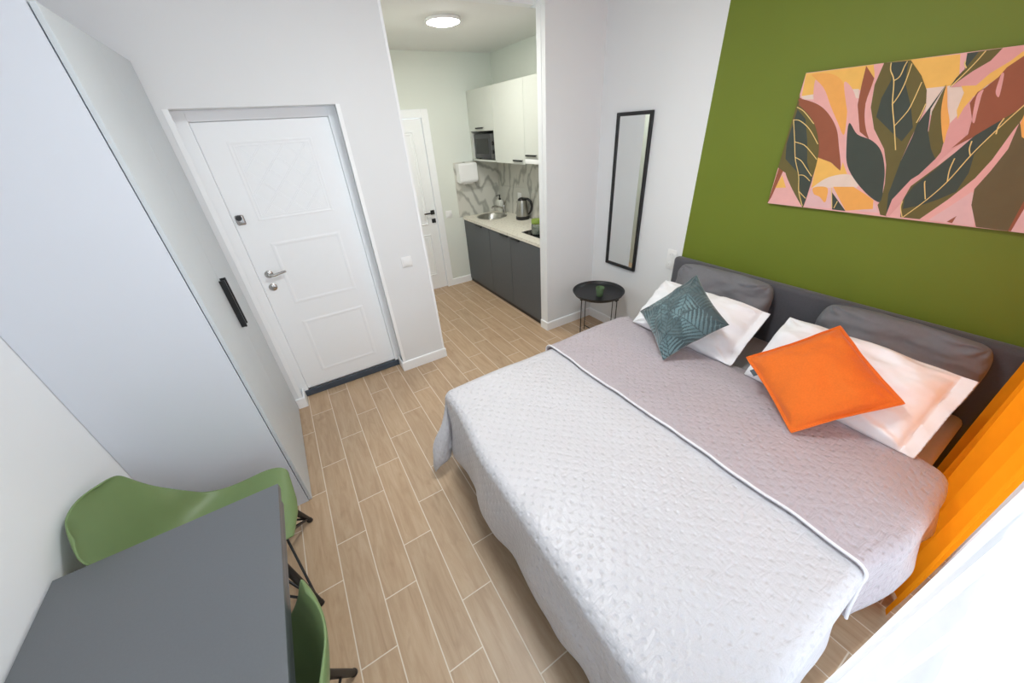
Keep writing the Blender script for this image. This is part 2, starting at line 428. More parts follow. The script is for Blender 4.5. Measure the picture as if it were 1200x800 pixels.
bm = B(); rosette(bm, -.240, .958); box(bm, -.246, -.234, LY-.018, LY-.01, .952, .964, .002, 1)
link('lock_rosette', bm, M['chrome'], leaf, 40)
bm = B(); box(bm, -.283, -.235, LY-.012, LY, 1.395, 1.455, .008, 3); ll = link('night_latch', bm, M['chrome'], leaf, 40)
bm = B(); lathe(bm, [(0, -.034), (.014, -.034), (.017, -.03), (.017, -.012)], (-.262, LY, 1.440), 20, 'y')
link('thumb_turn', bm, M['black_plastic'], ll, 40)
tag(link('door_threshold', box(B(), -.352, .478, 2.935, LY-.001, 0, .058, .006, 2), M['threshold'], fr), 'dark slate grey threshold strip', None)

# inner kitchen door -----------------------------------------------------------
bm = B(); KY = YK
box(bm, 1.588, 1.672, KY-.014, KY+.10, 0, 2.055, .004, 1); box(bm, .872, .888, KY-.014, KY+.10, 0, 2.055, .003, 1)
box(bm, .888, 1.588, KY-.014, KY+.10, 1.975, 2.055, .004, 1)
fr2 = struct(link('door_2', bm, M['white_gloss']))
lf2 = link('door_leaf', box(B(), .891, 1.583, KY+.0, KY+.04, .012, 1.97, .003, 1), M['white_gloss'], fr2)
bm = B(); ring(bm, 1.0, 1.473, .85, 1.855, KY, .02, .008); ring(bm, 1.03, 1.443, .88, 1.825, KY, .01, .004)
ring(bm, 1.0, 1.473, .20, .735, KY, .02, .008); ring(bm, 1.03, 1.443, .23, .705, KY, .01, .004)
link('panel_moulding', bm, M['white_gloss'], lf2)
bm = B(); box(bm, 1.515, 1.565, KY-.01, KY, .965, 1.015, .002, 1); tube(bm, [(1.54, KY-.01, .99), (1.54, KY-.05, .99)], .009, 8)
box(bm, 1.42, 1.55, KY-.058, KY-.044, .983, .998, .003, 1)
link('lever_handle', bm, M['black_metal'], lf2, 30)
bm = B(); box(bm, 1.515, 1.565, KY-.01, KY, .865, .915, .002, 1); tube(bm, [(1.54, KY-.01, .89), (1.54, KY-.025, .89)], .01, 8)
link('privacy_lock', bm, M['black_metal'], lf2, 30)

# ------------------------------------------------------------------ switches and sockets
def plate(name, label, cat, c, n, w=.082, h=.082, kind='switch', group=None):
    """c centre on the wall, n axis the plate looks along"""
    t = thing(name, label, cat, c, group)
    def bb(bm, a0, a1, d0, d1, z0, z1, bev):
        if n == '-y': box(bm, c[0]+a0, c[0]+a1, c[1]-d1, c[1]-d0, c[2]+z0, c[2]+z1, bev, 2)
        else: box(bm, c[0]-d1, c[0]-d0, c[1]+a0, c[1]+a1, c[2]+z0, c[2]+z1, bev, 2)
    bm = B(); bb(bm, -w/2, w/2, 0, .008, -h/2, h/2, .003); link('frame', bm, M['white_plastic'], t, 30)
    for k in range(1 if h < .1 else 2):
        zc = 0 if h < .1 else (-h/4, h/4)[k]
        if kind == 'switch':
            bm = B(); bb(bm, -.030, .030, .008, .012, zc-.030, zc+.030, .002); link('rocker', bm, M['white_plastic'], t, 30)
        else:
            bm = B()
            lathe(bm, [(.022, -.0085), (.020, -.012), (0, -.012)] if n == '-y' else [(.022, -.0085), (.020, -.011), (0, -.011)], (c[0], c[1], c[2]+zc), 20, 'y' if n == '-y' else 'x')
            link('outlet_face', bm, M['white_plastic'], t, 30)
            bm = B()
            for s in (-1, 1):
                if n == '-y': lathe(bm, [(.0028, -.013), (0, -.0132)], (c[0]+s*.0095, c[1], c[2]+zc), 8, 'y')
                else: lathe(bm, [(.0028, -.012), (0, -.0122)], (c[0], c[1]+s*.0095, c[2]+zc), 8, 'x')
            link('pin_hole', bm, M['pin'], t)
    return t
plate('light_switch', 'white square light switch on the white wall right of the entrance door', 'switch', (.697, YD, .967), '-y')
plate('light_switch', 'white square light switch on the kitchen back wall beside the inner door', 'switch', (1.752, YK, .936), '-y')
plate('wall_socket', 'white double wall socket just left of the headboard corner', 'socket', (XR, 1.722, .85), '-x', h=.155, kind='socket')
plate('wall_socket', 'low white wall socket behind the palm cushion near the side table', 'socket', (XR, 1.862, .345), '-x', kind='socket')

# ------------------------------------------------------------------ wardrobe
WY0, WY1, WX, WZ = 1.827, 2.806, -.403, 2.218
wd = thing('wardrobe', 'tall pale grey two-door wardrobe against the left wall', 'wardrobe', (-.68, 2.32, 0))
bm = B(); box(bm, XL+.002, WX-.020, WY0, WY1, .0, WZ)
link('carcass', bm, M['ward_side'], wd)
for y0, y1, hy in ((WY0+.001, 2.313, 2.288), (2.316, WY1-.001, 2.340)):
    d = link('door', box(B(), WX-.0165, WX, y0, y1, .004, WZ-.001, .0012, 1), M['ward_front'], wd)
    bm = B(); box(bm, WX-.0005, WX+.024, hy-.0035, hy+.0035, .975, 1.245, .0012, 1); box(bm, WX+.018, WX+.026, hy-.008, hy+.008, .975, 1.245, .0012, 1)
    tag(link('bar_handle', bm, M['black_metal'], d, 30), 'black bar handle', None)

# ------------------------------------------------------------------ wall mirror
mr = thing('wall_mirror', 'tall narrow mirror in a thin black frame on the white wall', 'mirror', (XR-.012, 2.241, .652))
y0, y1, z0, z1 = 2.065, 2.417, .652, 1.880
bm = B(); w = .026
for b in ((y0, y0+w, z0, z1), (y1-w, y1, z0, z1), (y0+w, y1-w, z0, z0+w), (y0+w, y1-w, z1-w, z1)):
    box(bm, XR-.024, XR-.001, b[0], b[1], b[2], b[3], .003, 1)
link('frame', bm, M['black_metal'], mr)
link('mirror_glass', box(B(), XR-.014, XR-.006, y0+w*.8, y1-w*.8, z0+w*.8, z1-w*.8), M['mirror'], mr)

ART=[('yellow',[(0.013,0.63),(0.254,0.631),(0.408,0.632),(0.555,0.629),(0.593,0.525),(0.501,0.52),(0.204,0.542),(0.025,0.53)],0),
('cream',[(0.021,0.533),(0.203,0.545),(0.261,0.542),(0.274,0.505),(0.041,0.517)],0),
('cream',[(0.496,0.522),(0.593,0.525),(0.675,0.517),(0.676,0.447),(0.661,0.392),(0.65,0.355),(0.611,0.385),(0.529,0.437)],0),
('pink',[(0.065,0.591),(0.091,0.59),(0.156,0.525),(0.232,0.431),(0.295,0.28),(0.195,0.41),(0.097,0.493)],1),
('orange',[(0.045,0.623),(0.125,0.616),(0.187,0.576),(0.232,0.497),(0.259,0.408),(0.267,0.353),(0.223,0.409),(0.171,0.479),(0.117,0.556),(0.06,0.605)],1),
('pink',[(0.193,0.575),(0.244,0.534),(0.298,0.439),(0.335,0.349),(0.281,0.39),(0.242,0.464)],1),
('brown',[(0.01,0.523),(0.096,0.498),(0.161,0.457),(0.225,0.386),(0.265,0.303),(0.308,0.195),(0.255,0.23),(0.189,0.251),(0.158,0.328),(0.101,0.426),(0.014,0.492)],1),
('brown',[(0.257,0.63),(0.305,0.578),(0.308,0.481),(0.333,0.405),(0.375,0.332),(0.327,0.366),(0.279,0.478),(0.266,0.557)],0),
('pink',[(0.285,0.633),(0.32,0.632),(0.319,0.552),(0.328,0.48),(0.361,0.404),(0.419,0.337),(0.472,0.26),(0.483,0.216),(0.439,0.282),(0.377,0.332),(0.333,0.405),(0.308,0.486),(0.305,0.578)],1),
('yellow',[(0.189,0.251),(0.255,0.23),(0.308,0.193),(0.306,0.232),(0.351,0.167),(0.269,0.155),(0.209,0.1)],0),
('cream',[(0.211,0.101),(0.268,0.159),(0.355,0.177),(0.4,0.12),(0.225,0.105)],1),
('lilac',[(0.211,0.101),(0.394,0.123),(0.49,0.063),(0.528,0.015),(0.205,0.006)],0),
('orange',[(0.219,0.105),(0.279,0.11),(0.295,0.058),(0.291,0.037),(0.262,0.061),(0.23,0.074)],1),
('orange',[(0.304,0.116),(0.388,0.123),(0.447,0.093),(0.487,0.07),(0.499,0.03),(0.395,0.008)],0),
('dark',[(0.306,0.092),(0.396,0.006),(0.337,0.006)],0),
('brown',[(0.023,0.417),(0.014,0.492),(0.032,0.453),(0.029,0.289),(0.045,0.179),(0.023,0.033),(0.008,0.001),(0.019,0.256)],0),
('yellow',[(0.046,0.157),(0.085,0.093),(0.03,0.087)],0),
('olive',[(0.016,0.542),(-0.012,0.527),(0.007,0.296),(0.01,0.194),(0.059,0.169),(0.036,0.416)],0),
('brown',[(0.021,0.527),(-0.021,0.516),(0.035,0.498),(0.043,0.511)],0),
('olive',[(0.014,0.492),(0.065,0.463),(0.123,0.407),(0.174,0.315),(0.194,0.228),(0.2,0.096),(0.202,0.004),(0.188,0.011),(0.108,0.102),(0.053,0.182),(0.02,0.289),(0.022,0.41)],1),
('dark',[(0.024,0.475),(0.076,0.429),(0.117,0.328),(0.149,0.226),(0.2,0.144),(0.203,0.034),(0.199,0.004),(0.145,0.119),(0.123,0.172),(0.038,0.239),(0.02,0.315),(0.023,0.423)],0),
('dark',[(0.272,0.402),(0.322,0.355),(0.389,0.327),(0.439,0.282),(0.48,0.204),(0.504,0.123),(0.518,0.065),(0.473,0.081),(0.399,0.139),(0.336,0.209),(0.304,0.28)],1),
('olive',[(0.32,0.632),(0.409,0.63),(0.465,0.57),(0.503,0.515),(0.523,0.457),(0.523,0.378),(0.521,0.326),(0.522,0.24),(0.528,0.149),(0.545,0.055),(0.562,0.004),(0.536,0.007),(0.51,0.05),(0.515,0.076),(0.502,0.147),(0.477,0.227),(0.445,0.293),(0.378,0.376),(0.334,0.464),(0.316,0.552)],0),
('dark',[(0.344,0.63),(0.403,0.627),(0.42,0.552),(0.474,0.46),(0.512,0.378),(0.495,0.324),(0.449,0.359),(0.368,0.425),(0.36,0.498),(0.37,0.566)],0),
('dark',[(0.555,0.529),(0.548,0.483),(0.542,0.446),(0.565,0.366),(0.606,0.295),(0.631,0.256),(0.589,0.159),(0.567,0.057),(0.558,0.009),(0.531,0.102),(0.522,0.24),(0.524,0.342),(0.521,0.388)],0),
('olive',[(0.555,0.529),(0.585,0.434),(0.63,0.325),(0.638,0.28),(0.631,0.256),(0.602,0.295),(0.57,0.356),(0.55,0.436)],0),
('pinkd',[(0.664,0.483),(0.661,0.448),(0.68,0.401),(0.689,0.325),(0.67,0.296),(0.65,0.255),(0.626,0.156),(0.592,0.078),(0.571,0.006),(0.557,0.006),(0.553,0.08),(0.585,0.17),(0.609,0.199),(0.631,0.256),(0.638,0.285),(0.619,0.384),(0.638,0.431),(0.642,0.476)],0),
('orange',[(0.558,0.526),(0.59,0.452),(0.619,0.394),(0.626,0.355),(0.63,0.32),(0.578,0.434)],1),
('pinkd',[(0.664,0.631),(0.714,0.631),(0.725,0.614),(0.697,0.576),(0.658,0.54),(0.643,0.518),(0.572,0.518),(0.597,0.551),(0.638,0.588)],0),
('yellow',[(0.643,0.518),(0.665,0.555),(0.701,0.587),(0.723,0.617),(0.734,0.591),(0.702,0.563),(0.69,0.536),(0.67,0.513),(0.651,0.48),(0.64,0.444),(0.638,0.403),(0.623,0.436),(0.619,0.496),(0.602,0.52)],0),
('brown',[(0.73,0.601),(0.7,0.568),(0.692,0.54),(0.671,0.508),(0.656,0.495),(0.65,0.459),(0.68,0.401),(0.69,0.349),(0.663,0.298),(0.717,0.346),(0.76,0.393),(0.8,0.437)],0),
('pinkd',[(0.695,0.55),(0.703,0.545),(0.719,0.483),(0.717,0.474),(0.704,0.493),(0.697,0.531)],1),
('pinkd',[(0.669,0.502),(0.672,0.482),(0.683,0.428),(0.691,0.39),(0.681,0.399),(0.667,0.447),(0.659,0.488)],1),
('olive',[(0.574,0.629),(0.664,0.631),(0.649,0.595),(0.613,0.566),(0.569,0.518),(0.576,0.549),(0.59,0.577)],0),
('dark',[(0.574,0.629),(0.605,0.629),(0.59,0.581),(0.571,0.52),(0.576,0.549),(0.588,0.577)],0),
('olive',[(0.799,0.44),(0.764,0.402),(0.717,0.346),(0.649,0.228),(0.595,0.143),(0.59,0.072),(0.61,0.007),(0.683,0.008),(0.72,0.047),(0.756,0.08),(0.784,0.148),(0.799,0.2),(0.803,0.325),(0.811,0.413)],0),
('dark',[(0.764,0.402),(0.711,0.344),(0.651,0.223),(0.604,0.143),(0.593,0.096),(0.605,0.044),(0.66,0.068),(0.701,0.096),(0.743,0.133),(0.75,0.207),(0.737,0.277),(0.766,0.38)],0),
('pink',[(0.813,0.408),(0.804,0.361),(0.793,0.259),(0.775,0.188),(0.732,0.1),(0.675,0.005),(0.851,0.003),(0.792,0.138),(0.807,0.215),(0.818,0.297),(0.812,0.382)],0),
('lilac',[(0.788,0.138),(0.745,0.068),(0.705,0.008),(0.849,0.002),(0.796,0.128)],0),
('taupe',[(0.808,0.387),(0.849,0.324),(0.925,0.236),(0.948,0.094),(0.945,0.001),(0.854,0.003),(0.807,0.086),(0.79,0.148),(0.806,0.218),(0.818,0.297)],0),
('orange',[(0.812,0.382),(0.807,0.421),(0.841,0.386),(0.847,0.329),(0.834,0.338)],0),
('lilac',[(0.944,0.103),(0.945,0.001),(1.034,-0.0),(0.971,0.145)],0),
('brown',[(0.934,0.117),(0.946,0.103),(0.95,0.002),(0.942,0.002)],0),
('brown',[(0.764,0.01),(0.783,0.038),(0.782,0.007)],0)]
VEINS=[[(0.02,0.429),(0.057,0.328),(0.089,0.238),(0.13,0.159),(0.156,0.078),(0.196,0.008)],[(0.019,0.485),(0.059,0.463),(0.122,0.406)],[(0.021,0.427),(0.053,0.422),(0.109,0.383),(0.171,0.313)],[(0.058,0.324),(0.108,0.309),(0.149,0.278),(0.19,0.241)],[(0.086,0.248),(0.12,0.232),(0.158,0.194),(0.192,0.16)],[(0.129,0.162),(0.156,0.161),(0.192,0.136)],[(0.158,0.079),(0.199,0.048)],[(0.346,0.629),(0.354,0.602),(0.38,0.561),(0.408,0.474),(0.445,0.39),(0.488,0.289)],[(0.38,0.561),(0.395,0.575),(0.397,0.611),(0.4,0.627)],[(0.408,0.469),(0.418,0.503),(0.422,0.551),(0.418,0.617)],[(0.447,0.385),(0.465,0.425),(0.474,0.46),(0.476,0.546)],[(0.517,0.396),(0.52,0.428),(0.52,0.466)],[(0.623,0.629),(0.609,0.592),(0.589,0.551),(0.572,0.521)],[(0.592,0.579),(0.581,0.595),(0.58,0.604)],[(0.797,0.446),(0.774,0.393),(0.754,0.343),(0.729,0.272),(0.703,0.173),(0.668,0.092),(0.619,0.008)],[(0.663,0.094),(0.636,0.157),(0.635,0.168)],[(0.702,0.171),(0.691,0.215),(0.688,0.261)],[(0.73,0.269),(0.716,0.296),(0.711,0.325)],[(0.766,0.348),(0.761,0.375),(0.764,0.402)],[(0.617,0.008),(0.596,0.049),(0.592,0.078)],[(0.3,0.112),(0.334,0.015)],[(0.343,0.014),(0.347,0.05)]]

# ------------------------------------------------------------------ wall art
ARTCOL = dict(base=(233, 176, 172), yellow=(238, 186, 96), orange=(238, 170, 88), pink=(231, 172, 166), pinkd=(222, 160, 156),
              cream=(228, 206, 192), lilac=(226, 184, 184), brown=(150, 86, 60), olive=(104, 94, 50), dark=(64, 72, 64),
              taupe=(104, 90, 60), gold=(232, 200, 128))
keys = list(ARTCOL)
mats = []
for k in keys:
    mats.append(simple('print_'+k, ARTCOL[k], .75, var=.03, scale=25, bump=.25, bdist=.0008))
AW, AH, AY, AZ, AX = 1.107, .632, 1.129, 1.351, 2.491
pc = thing('canvas_picture', 'wide canvas print of large leaves on the green wall above the bed', 'picture', (XR-.01, AY-AW/2, AZ))
link('canvas', box(B(), AX, XR-.001, AY-AW, AY, AZ, AZ+AH, .002, 1), M['canvas_edge'], pc)
bm = B(); lvl = [0]
def clampuv(u, v): return min(max(u-.013, .0), AW), min(max(v, 0), AH)
def poly(pts, mi):
    lvl[0] += 1; x = AX-.0004-.00006*lvl[0]
    out = []
    for u, v in pts:
        u, v = clampuv(u, v)
        if not out or (abs(out[-1][0]-u)+abs(out[-1][1]-v)) > .0008: out.append((u, v))
    if len(out) < 3: return
    from mathutils.geometry import tessellate_polygon
    P = [Vector((x, AY-u, AZ+v)) for u, v in out]
    vs = [bm.verts.new(p) for p in P]
    for t in tessellate_polygon([P]):
        try: f = bm.faces.new([vs[i] for i in t]); f.material_index = mi
        except ValueError: pass
def catmull(P, closed=True, n=6):
    out = []; L = len(P)
    for i in range(L if closed else L-1):
        p0, p1, p2, p3 = (P[(i-1) % L] if closed or i else P[0]), P[i], P[(i+1) % L], (P[(i+2) % L] if closed or i+2 < L else P[-1])
        for s in range(n):
            t = s/n
            out.append(tuple(.5*((2*b)+(-a+c)*t+(2*a-5*b+4*c-d)*t*t+(-a+3*b-3*c+d)*t**3) for a, b, c, d in zip(p0, p1, p2, p3)))
    if not closed: out.append(tuple(P[-1]))
    return out
poly([(0, 0), (AW+.013, 0), (AW+.013, AH), (0, AH)], 0)
for col, P, sm in ART: poly(catmull(P) if sm else P, keys.index(col))
for P in VEINS:
    Q = catmull(P, False, 5); n = len(Q); Lt, Rt = [], []
    for i, (u, v) in enumerate(Q):
        a, b = Q[max(i-1, 0)], Q[min(i+1, n-1)]; d = math.hypot(b[0]-a[0], b[1]-a[1]) or 1
        nx, ny = -(b[1]-a[1])/d*.0018, (b[0]-a[0])/d*.0018
        Lt.append((u+nx, v+ny)); Rt.append((u-nx, v-ny))
    lvl[0] += 1; x = AX-.0004-.00006*lvl[0]
    a = [bm.verts.new((x, AY-clampuv(*q)[0], AZ+clampuv(*q)[1])) for q in Lt]
    b = [bm.verts.new((x, AY-clampuv(*q)[0], AZ+clampuv(*q)[1])) for q in Rt]
    for i in range(n-1):
        f = bm.faces.new((a[i], a[i+1], b[i+1], b[i])); f.material_index = keys.index('gold')
link('leaf_print', bm, mats, pc)

# ------------------------------------------------------------------ bed
bed = thing('bed', 'double bed with a charcoal upholstered headboard against the green wall', 'bed', (1.45, .79, 0))
BY0, BY1 = -.035, 1.60
bm = B(); box(bm, .50, 2.43, BY0+.01, BY1-.01, .07, .31, .02, 3)
link('base_frame', bm, M['headboard'], bed, 40)
for x in (.58, 2.35):
    for y in (.05, 1.52): link('leg', lathe(B(), [(0, 0), (.02, 0), (.026, .075), (0, .075)], (x, y, 0), 16), M['black_plastic'], bed)
bm = B(); box(bm, 2.437, 2.508, -.075, 1.655, .05, .905, .025, 4)
link('headboard', bm, M['headboard'], bed, 40)
mt = tag(link('mattress', box(B(), .47, 2.432, BY0, BY1, .312, .535, .035, 4), M['sheet'], None, 40),
         'thick mattress under a grey fitted sheet on the bed', 'mattress')

TOP = .560
def drape(ax, ay, x0f, y0, y1, top, r=.05, lift=0, tip=True, flare=.02):
    """cloth point (ax, ay) in flat cloth coordinates -> its place when draped over the bed"""
    x0 = x0f(min(max(ay, y0), y1))
    dx = max(0, x0+r-ax); dn = max(0, (y0+r)-ay); df = max(0, ay-(y1-r))
    bx = max(ax, x0+r); by = min(max(ay, y0+r), y1-r)
    dy = df if df > 0 else dn; sy = 1 if df > 0 else -1
    d = math.hypot(dx, dy)
    if dx > 0 and dy > 0: d *= 1-.16*math.sin(2*math.atan2(dy, dx))**2   # rounded cloth corners
    puff = .010*nz(ax*2.2, ay*2.2, 1)+.006*nz(ax*6, ay*6, 4)
    # creases running across the top
    puff += .004*math.sin(9*ax+4*ay+3*nz(ax*1.5, ay*1.5, 2))
    if d < 1e-9: return Vector((ax, ay, top+puff+lift))
    th = math.atan2(dy, dx) if dx > 0 or dy > 0 else 0
    if d < r*PI/2: o, dn_ = r*math.sin(d/r), r*(1-math.cos(d/r))
    else:
        e = d-r*PI/2
        wob = .012*math.sin(14*(ax if dy > dx else ay)+2*nz(ax*3, ay*3))+.010*nz(ax*7, ay*7, 3)
        o, dn_ = r+flare*smooth01(0, .3, e)+wob*smooth01(0, .2, e), r+e
    dirx, diry = -math.cos(th), sy*math.sin(th)
    px, py = bx+dirx*o, by+diry*o
    if dx > 0 and dy > 0:
        lobe = abs(math.sin(2*th))**1.1*smooth01(.02, .5, d)
        if sy > 0: px += -.165*lobe; py += -.125*lobe + .02*lobe
        else: px += -.05*lobe; py += .02*lobe
        # the two flanks of the corner fold are drawn in
        pinch = (math.sin(4*th)**2)*smooth01(.05, .4, d)
        px += .035*pinch; py -= sy*.03*pinch
    z = top+puff*max(0, 1-d/.1)+lift-dn_
    return Vector((px, py, max(z, .012)))
def x0foot(y): return .395+.05*smooth01(1.0, 1.5, y)
sp = thing('bedspread', 'silver-grey quilted satin bedspread with a folded-back top', 'bedspread', (1.1, .79, 0))
HANG = .42
def spread(name, ax0, ax1, ay0, ay1, step, top, mat, lift, y0, y1, th, **kw):
    nu, nv = int((ax1-ax0)/step), int((ay1-ay0)/step); bm = B()
    f = lambda s, t: drape(ax0+(ax1-ax0)*s, ay0+(ay1-ay0)*t, x0foot, y0, y1, top, lift=lift, **kw)
    grid(bm, nu, nv, f, lambda s, t: (ax0+(ax1-ax0)*s, ay0+(ay1-ay0)*t))
    o = link(name, bm, mat, sp, 2); solid(o, th); return o
spread('lower_spread', .395-HANG+.05, 1.42, -.06-HANG+.06, 1.63+HANG-.06, .014, TOP, M['quilt_light'], 0, -.065, 1.635, .008)
# folded-back top: lies over the lower cloth, its head edge dipping behind the pillows
def top_fn(ax, ay):
    y0 = -.062-.05*smooth01(1.22, 1.42, ax)+.02*smooth01(1.75, 1.93, ax)
    p = drape(ax, ay, lambda y: -1.0, y0, 1.655, TOP, lift=.020, flare=.05)
    k = smooth01(1.86, 1.96, ax); p.z -= .018*k if p.z > .5 else 0
    hem = smooth01(1.27, 1.215, ax)
    return p
ax0, ax1, ay0, ay1 = 1.215, 1.955, -.098-.22, 1.655+.24
def wavy(t): return .012*nz(t*3, 5)+.006*nz(t*9, 2)
def head(t):   # the head edge wanders between the pillows
    return .03*nz(t*2.4, 8)+.0
bm = B(); nu, nv = int((ax1-ax0)/.014), int((ay1-ay0)/.014)
def tf(s, t):
    a = ax0+(ax1-ax0)*s; b = ay0+(ay1-ay0)*t
    a += wavy(b)*(1-s) + head(b)*s - .11*s*smooth01(.12, -.12, b)
    return top_fn(a, b)
grid(bm, nu, nv, tf, lambda s, t: (ax0+(ax1-ax0)*s+.013, ay0+(ay1-ay0)*t+.02))
pan = link('folded_top', bm, M['quilt_mauve'], sp, 2); solid(pan, .012)
tag(pan, 'mauve-grey folded-back top of the bedspread', None)
pts = [tf(0, t/160)+Vector((-.001, 0, .001)) for t in range(161)]
link('piping', tube(B(), pts, .0055, 8), M['piping'], pan, 40)

# ------------------------------------------------------------------ pillows and cushions
def pillow_mesh(name, c, u, v, a, b, th, mat, n=44, flange=0, pinch=.06, wr=.012, seed=0, parent=None, drop=0, pattern=None, edgep=.5, lump=0, rc=0):
    """cushion: centre c, half sizes a,b along unit axes u,v, half thickness th; both faces plus a seam line"""
    c, u, v = Vector(c), Vector(u).normalized(), Vector(v); v = (v-u*v.dot(u)).normalized(); w = u.cross(v)
    bm = B(); col = bm.loops.layers.color.new('pattern') if pattern else None
    def P(s, t, side):
        # s,t in -1..1
        fs, ft = 1-abs(s)**2.0, 1-abs(t)**2.0
        fs2, ft2 = max(0, 1-(abs(s)/(1-flange/a))**2.6) if flange and (s > 0 or flange < .02) else 1-abs(s)**2.6, max(0, 1-(abs(t)/(1-flange/b))**2.6) if 0 < flange < .02 else 1-abs(t)**2.6
        h = th*(max(fs2, 0)*max(ft2, 0))**edgep
        x = a*s*(1-pinch*ft*abs(s)**1.5); y = b*t*(1-pinch*fs*abs(t)**1.5)
        k_ = 1-rc*(abs(s)*abs(t))**3; x *= k_; y *= k_
        k = nz(s*1.7+seed*3, t*1.7, seed*5+side)*wr*1.6 + nz(s*4+seed, t*4, seed+side*2)*wr*.8 + nz(s*9+seed, t*9, seed*2+side)*wr*.3
        # radiating tension creases from the corners
        ang = math.atan2(abs(t)-1.0, abs(s)-1.0); cr = math.exp(-((abs(s)-1)**2+(abs(t)-1)**2)/.22)
        k += wr*.55*cr*math.sin(ang*11+seed)
        h2 = h + k*min(1, h/(th*.35))
        z = side*max(h2, .0)
        z += lump*(s*s)
        return c + u*x + v*y + w*(z+wr*.8*nz(s*3+seed*7, t*3, 9)) + Vector((0, 0, -drop*(max(0, -t)**2)))
    N = n
    grids = {}
    for side in (1, -1):
        V = {}
        for i in range(N+1):
            for j in range(N+1):
                if side == -1 and (i in (0, N) or j in (0, N)): V[i, j] = grids[1][i, j]; continue
                # denser near the rim
                s = math.sin((i/N-.5)*PI)*.55+(i/N*2-1)*.45; t = math.sin((j/N-.5)*PI)*.55+(j/N*2-1)*.45
                V[i, j] = bm.verts.new(P(s, t, side))
        grids[side] = V
        for i in range(N):
            for j in range(N):
                q = [V[i, j], V[i+1, j], V[i+1, j+1], V[i, j+1]]
                if side == -1: q.reverse()
                try: f = bm.faces.new(q)
                except ValueError: continue
                if col:
                    for lp, (ii, jj) in zip(f.loops, [(i, j), (i+1, j), (i+1, j+1), (i, j+1)] if side == 1 else [(i, j+1), (i+1, j+1), (i+1, j), (i, j)]):
                        s = math.sin((ii/N-.5)*PI)*.55+(ii/N*2-1)*.45; t = math.sin((jj/N-.5)*PI)*.55+(jj/N*2-1)*.45
                        k = pattern(s, t); lp[col] = (k, k, k, 1)
    o = link(name, bm, mat, parent, 2)
    rim = [P(math.cos(0)*0, 0, 1)]
    return o, P
def seam(P, name, mat, parent, r=.003, off=0):
    pts = []
    e = 1-off
    for k in range(120):
        t = k/30; i = int(t); f = (t-i)*2-1
        s, q = [(f, -1), (1, f), (-f, 1), (-1, -f)][i]
        pts.append(P(s*e, q*e, 1))
    pts.append(pts[0])
    return link(name, tube(B(), pts, r, 6, cap=False), mat, parent, 40)
U = (0, -1, 0)
def pil(name, label, group, loc, **k):
    return None
# grey pillows standing against the headboard
for lab, yc, hw, sd, tl in (('grey pillow standing against the headboard behind the palm cushion', 1.215, .335, 1, .02),
                            ('long grey pillow standing against the headboard behind the orange cushion', .322, .325, 2, .0)):
    o, P = pillow_mesh('pillow', (2.352, yc, .735), (0, -1, tl), (.16, 0, 1), hw, .195, .085, M['grey_case'], seed=sd, pinch=.02, wr=.016, edgep=.42, rc=.13, n=56)
    tag(o, lab, 'pillow', 'grey pillows against the headboard')
    seam(P, 'seam', M['grey_case'], o if False else o, .003) if False else None
# white pillows with open flanged ends, leaning on the grey ones
o, P = pillow_mesh('pillow', (2.035, 1.155, .705), (.03, -1, 0), (.80, .03, .60), .362, .20, .098, M['white_cotton'], n=60, seed=4, pinch=.035, wr=.016, edgep=.5, flange=.05, rc=.03)
tag(o, 'white pillow behind the palm cushion, leaning on a grey pillow', 'pillow', 'white pillows on the bed')
o, P = pillow_mesh('pillow', (2.02, .362, .715), (-.04, -1, 0), (.74, -.03, .67), .362, .205, .10, M['white_cotton'], n=60, seed=6, pinch=.035, wr=.016, edgep=.5, flange=.055, rc=.03)
tag(o, 'white pillow behind the orange cushion, leaning on the long grey pillow', 'pillow', 'white pillows on the bed')
# palm-print velvet cushion
FR = []; LEN = []
rr = random.Random(3)
for (bx, by, ang, L, cv) in ((-.75, -1.0, 1.25, 1.75, -.5), (.35, -1.05, 1.75, 1.7, .5), (1.05, .1, 2.5, 1.5, .4), (-1.05, .2, .55, 1.4, -.4), (.1, 1.1, -2.2, 1.2, .3), (.95, 1.05, -2.0, 1.2, -.4), (-1.0, -.55, .1, 1.2, .5)):
    pts = []
    x, y, a = bx, by, ang
    for k in range(31):
        pts.append((x, y, a, k/30)); x += math.cos(a)*L/30; y += math.sin(a)*L/30; a += cv/30
    FR.append(pts); LEN.append(L)
def palm_pattern(s, t):
    best = 9; val = 0
    for F, pts in enumerate(FR):
        m = min(pts, key=lambda p: (p[0]-s)**2+(p[1]-t)**2); d0 = math.hypot(m[0]-s, m[1]-t)
        if d0 > .52: continue
        # leaflets sweep forward from the stem
        ca, sa = math.cos(m[2]), math.sin(m[2])
        al = (s-pts[0][0])*math.cos(m[2])+(t-pts[0][1])*math.sin(m[2]); side = (s-m[0])*-sa+(t-m[1])*ca
        ph = (m[3]*LEN[F]+(s-m[0])*ca+(t-m[1])*sa)/.125 - abs(side)*6.0 + (.5 if side > 0 else 0)
        wdt = .55*(1-d0/.52)+.12
        on = 1 if abs((ph % 1)-.5) < wdt*.62 else 0
        if abs(side) < .012: on = .0
        if d0 < best: best = d0; val = on*(.55+.45*math.cos(F*2.1+m[3]*2)**2)
    return val
o, P = pillow_mesh('throw_cushion', (1.812, 1.116, .800), (.511, -.541, .668), (.393, .838, .378), .204, .204, .062, M['palm'], n=120, seed=8, pinch=.10, wr=.008, pattern=palm_pattern, edgep=.55, rc=.03)
tag(o, 'dark teal velvet cushion with a palm leaf pattern', 'cushion')
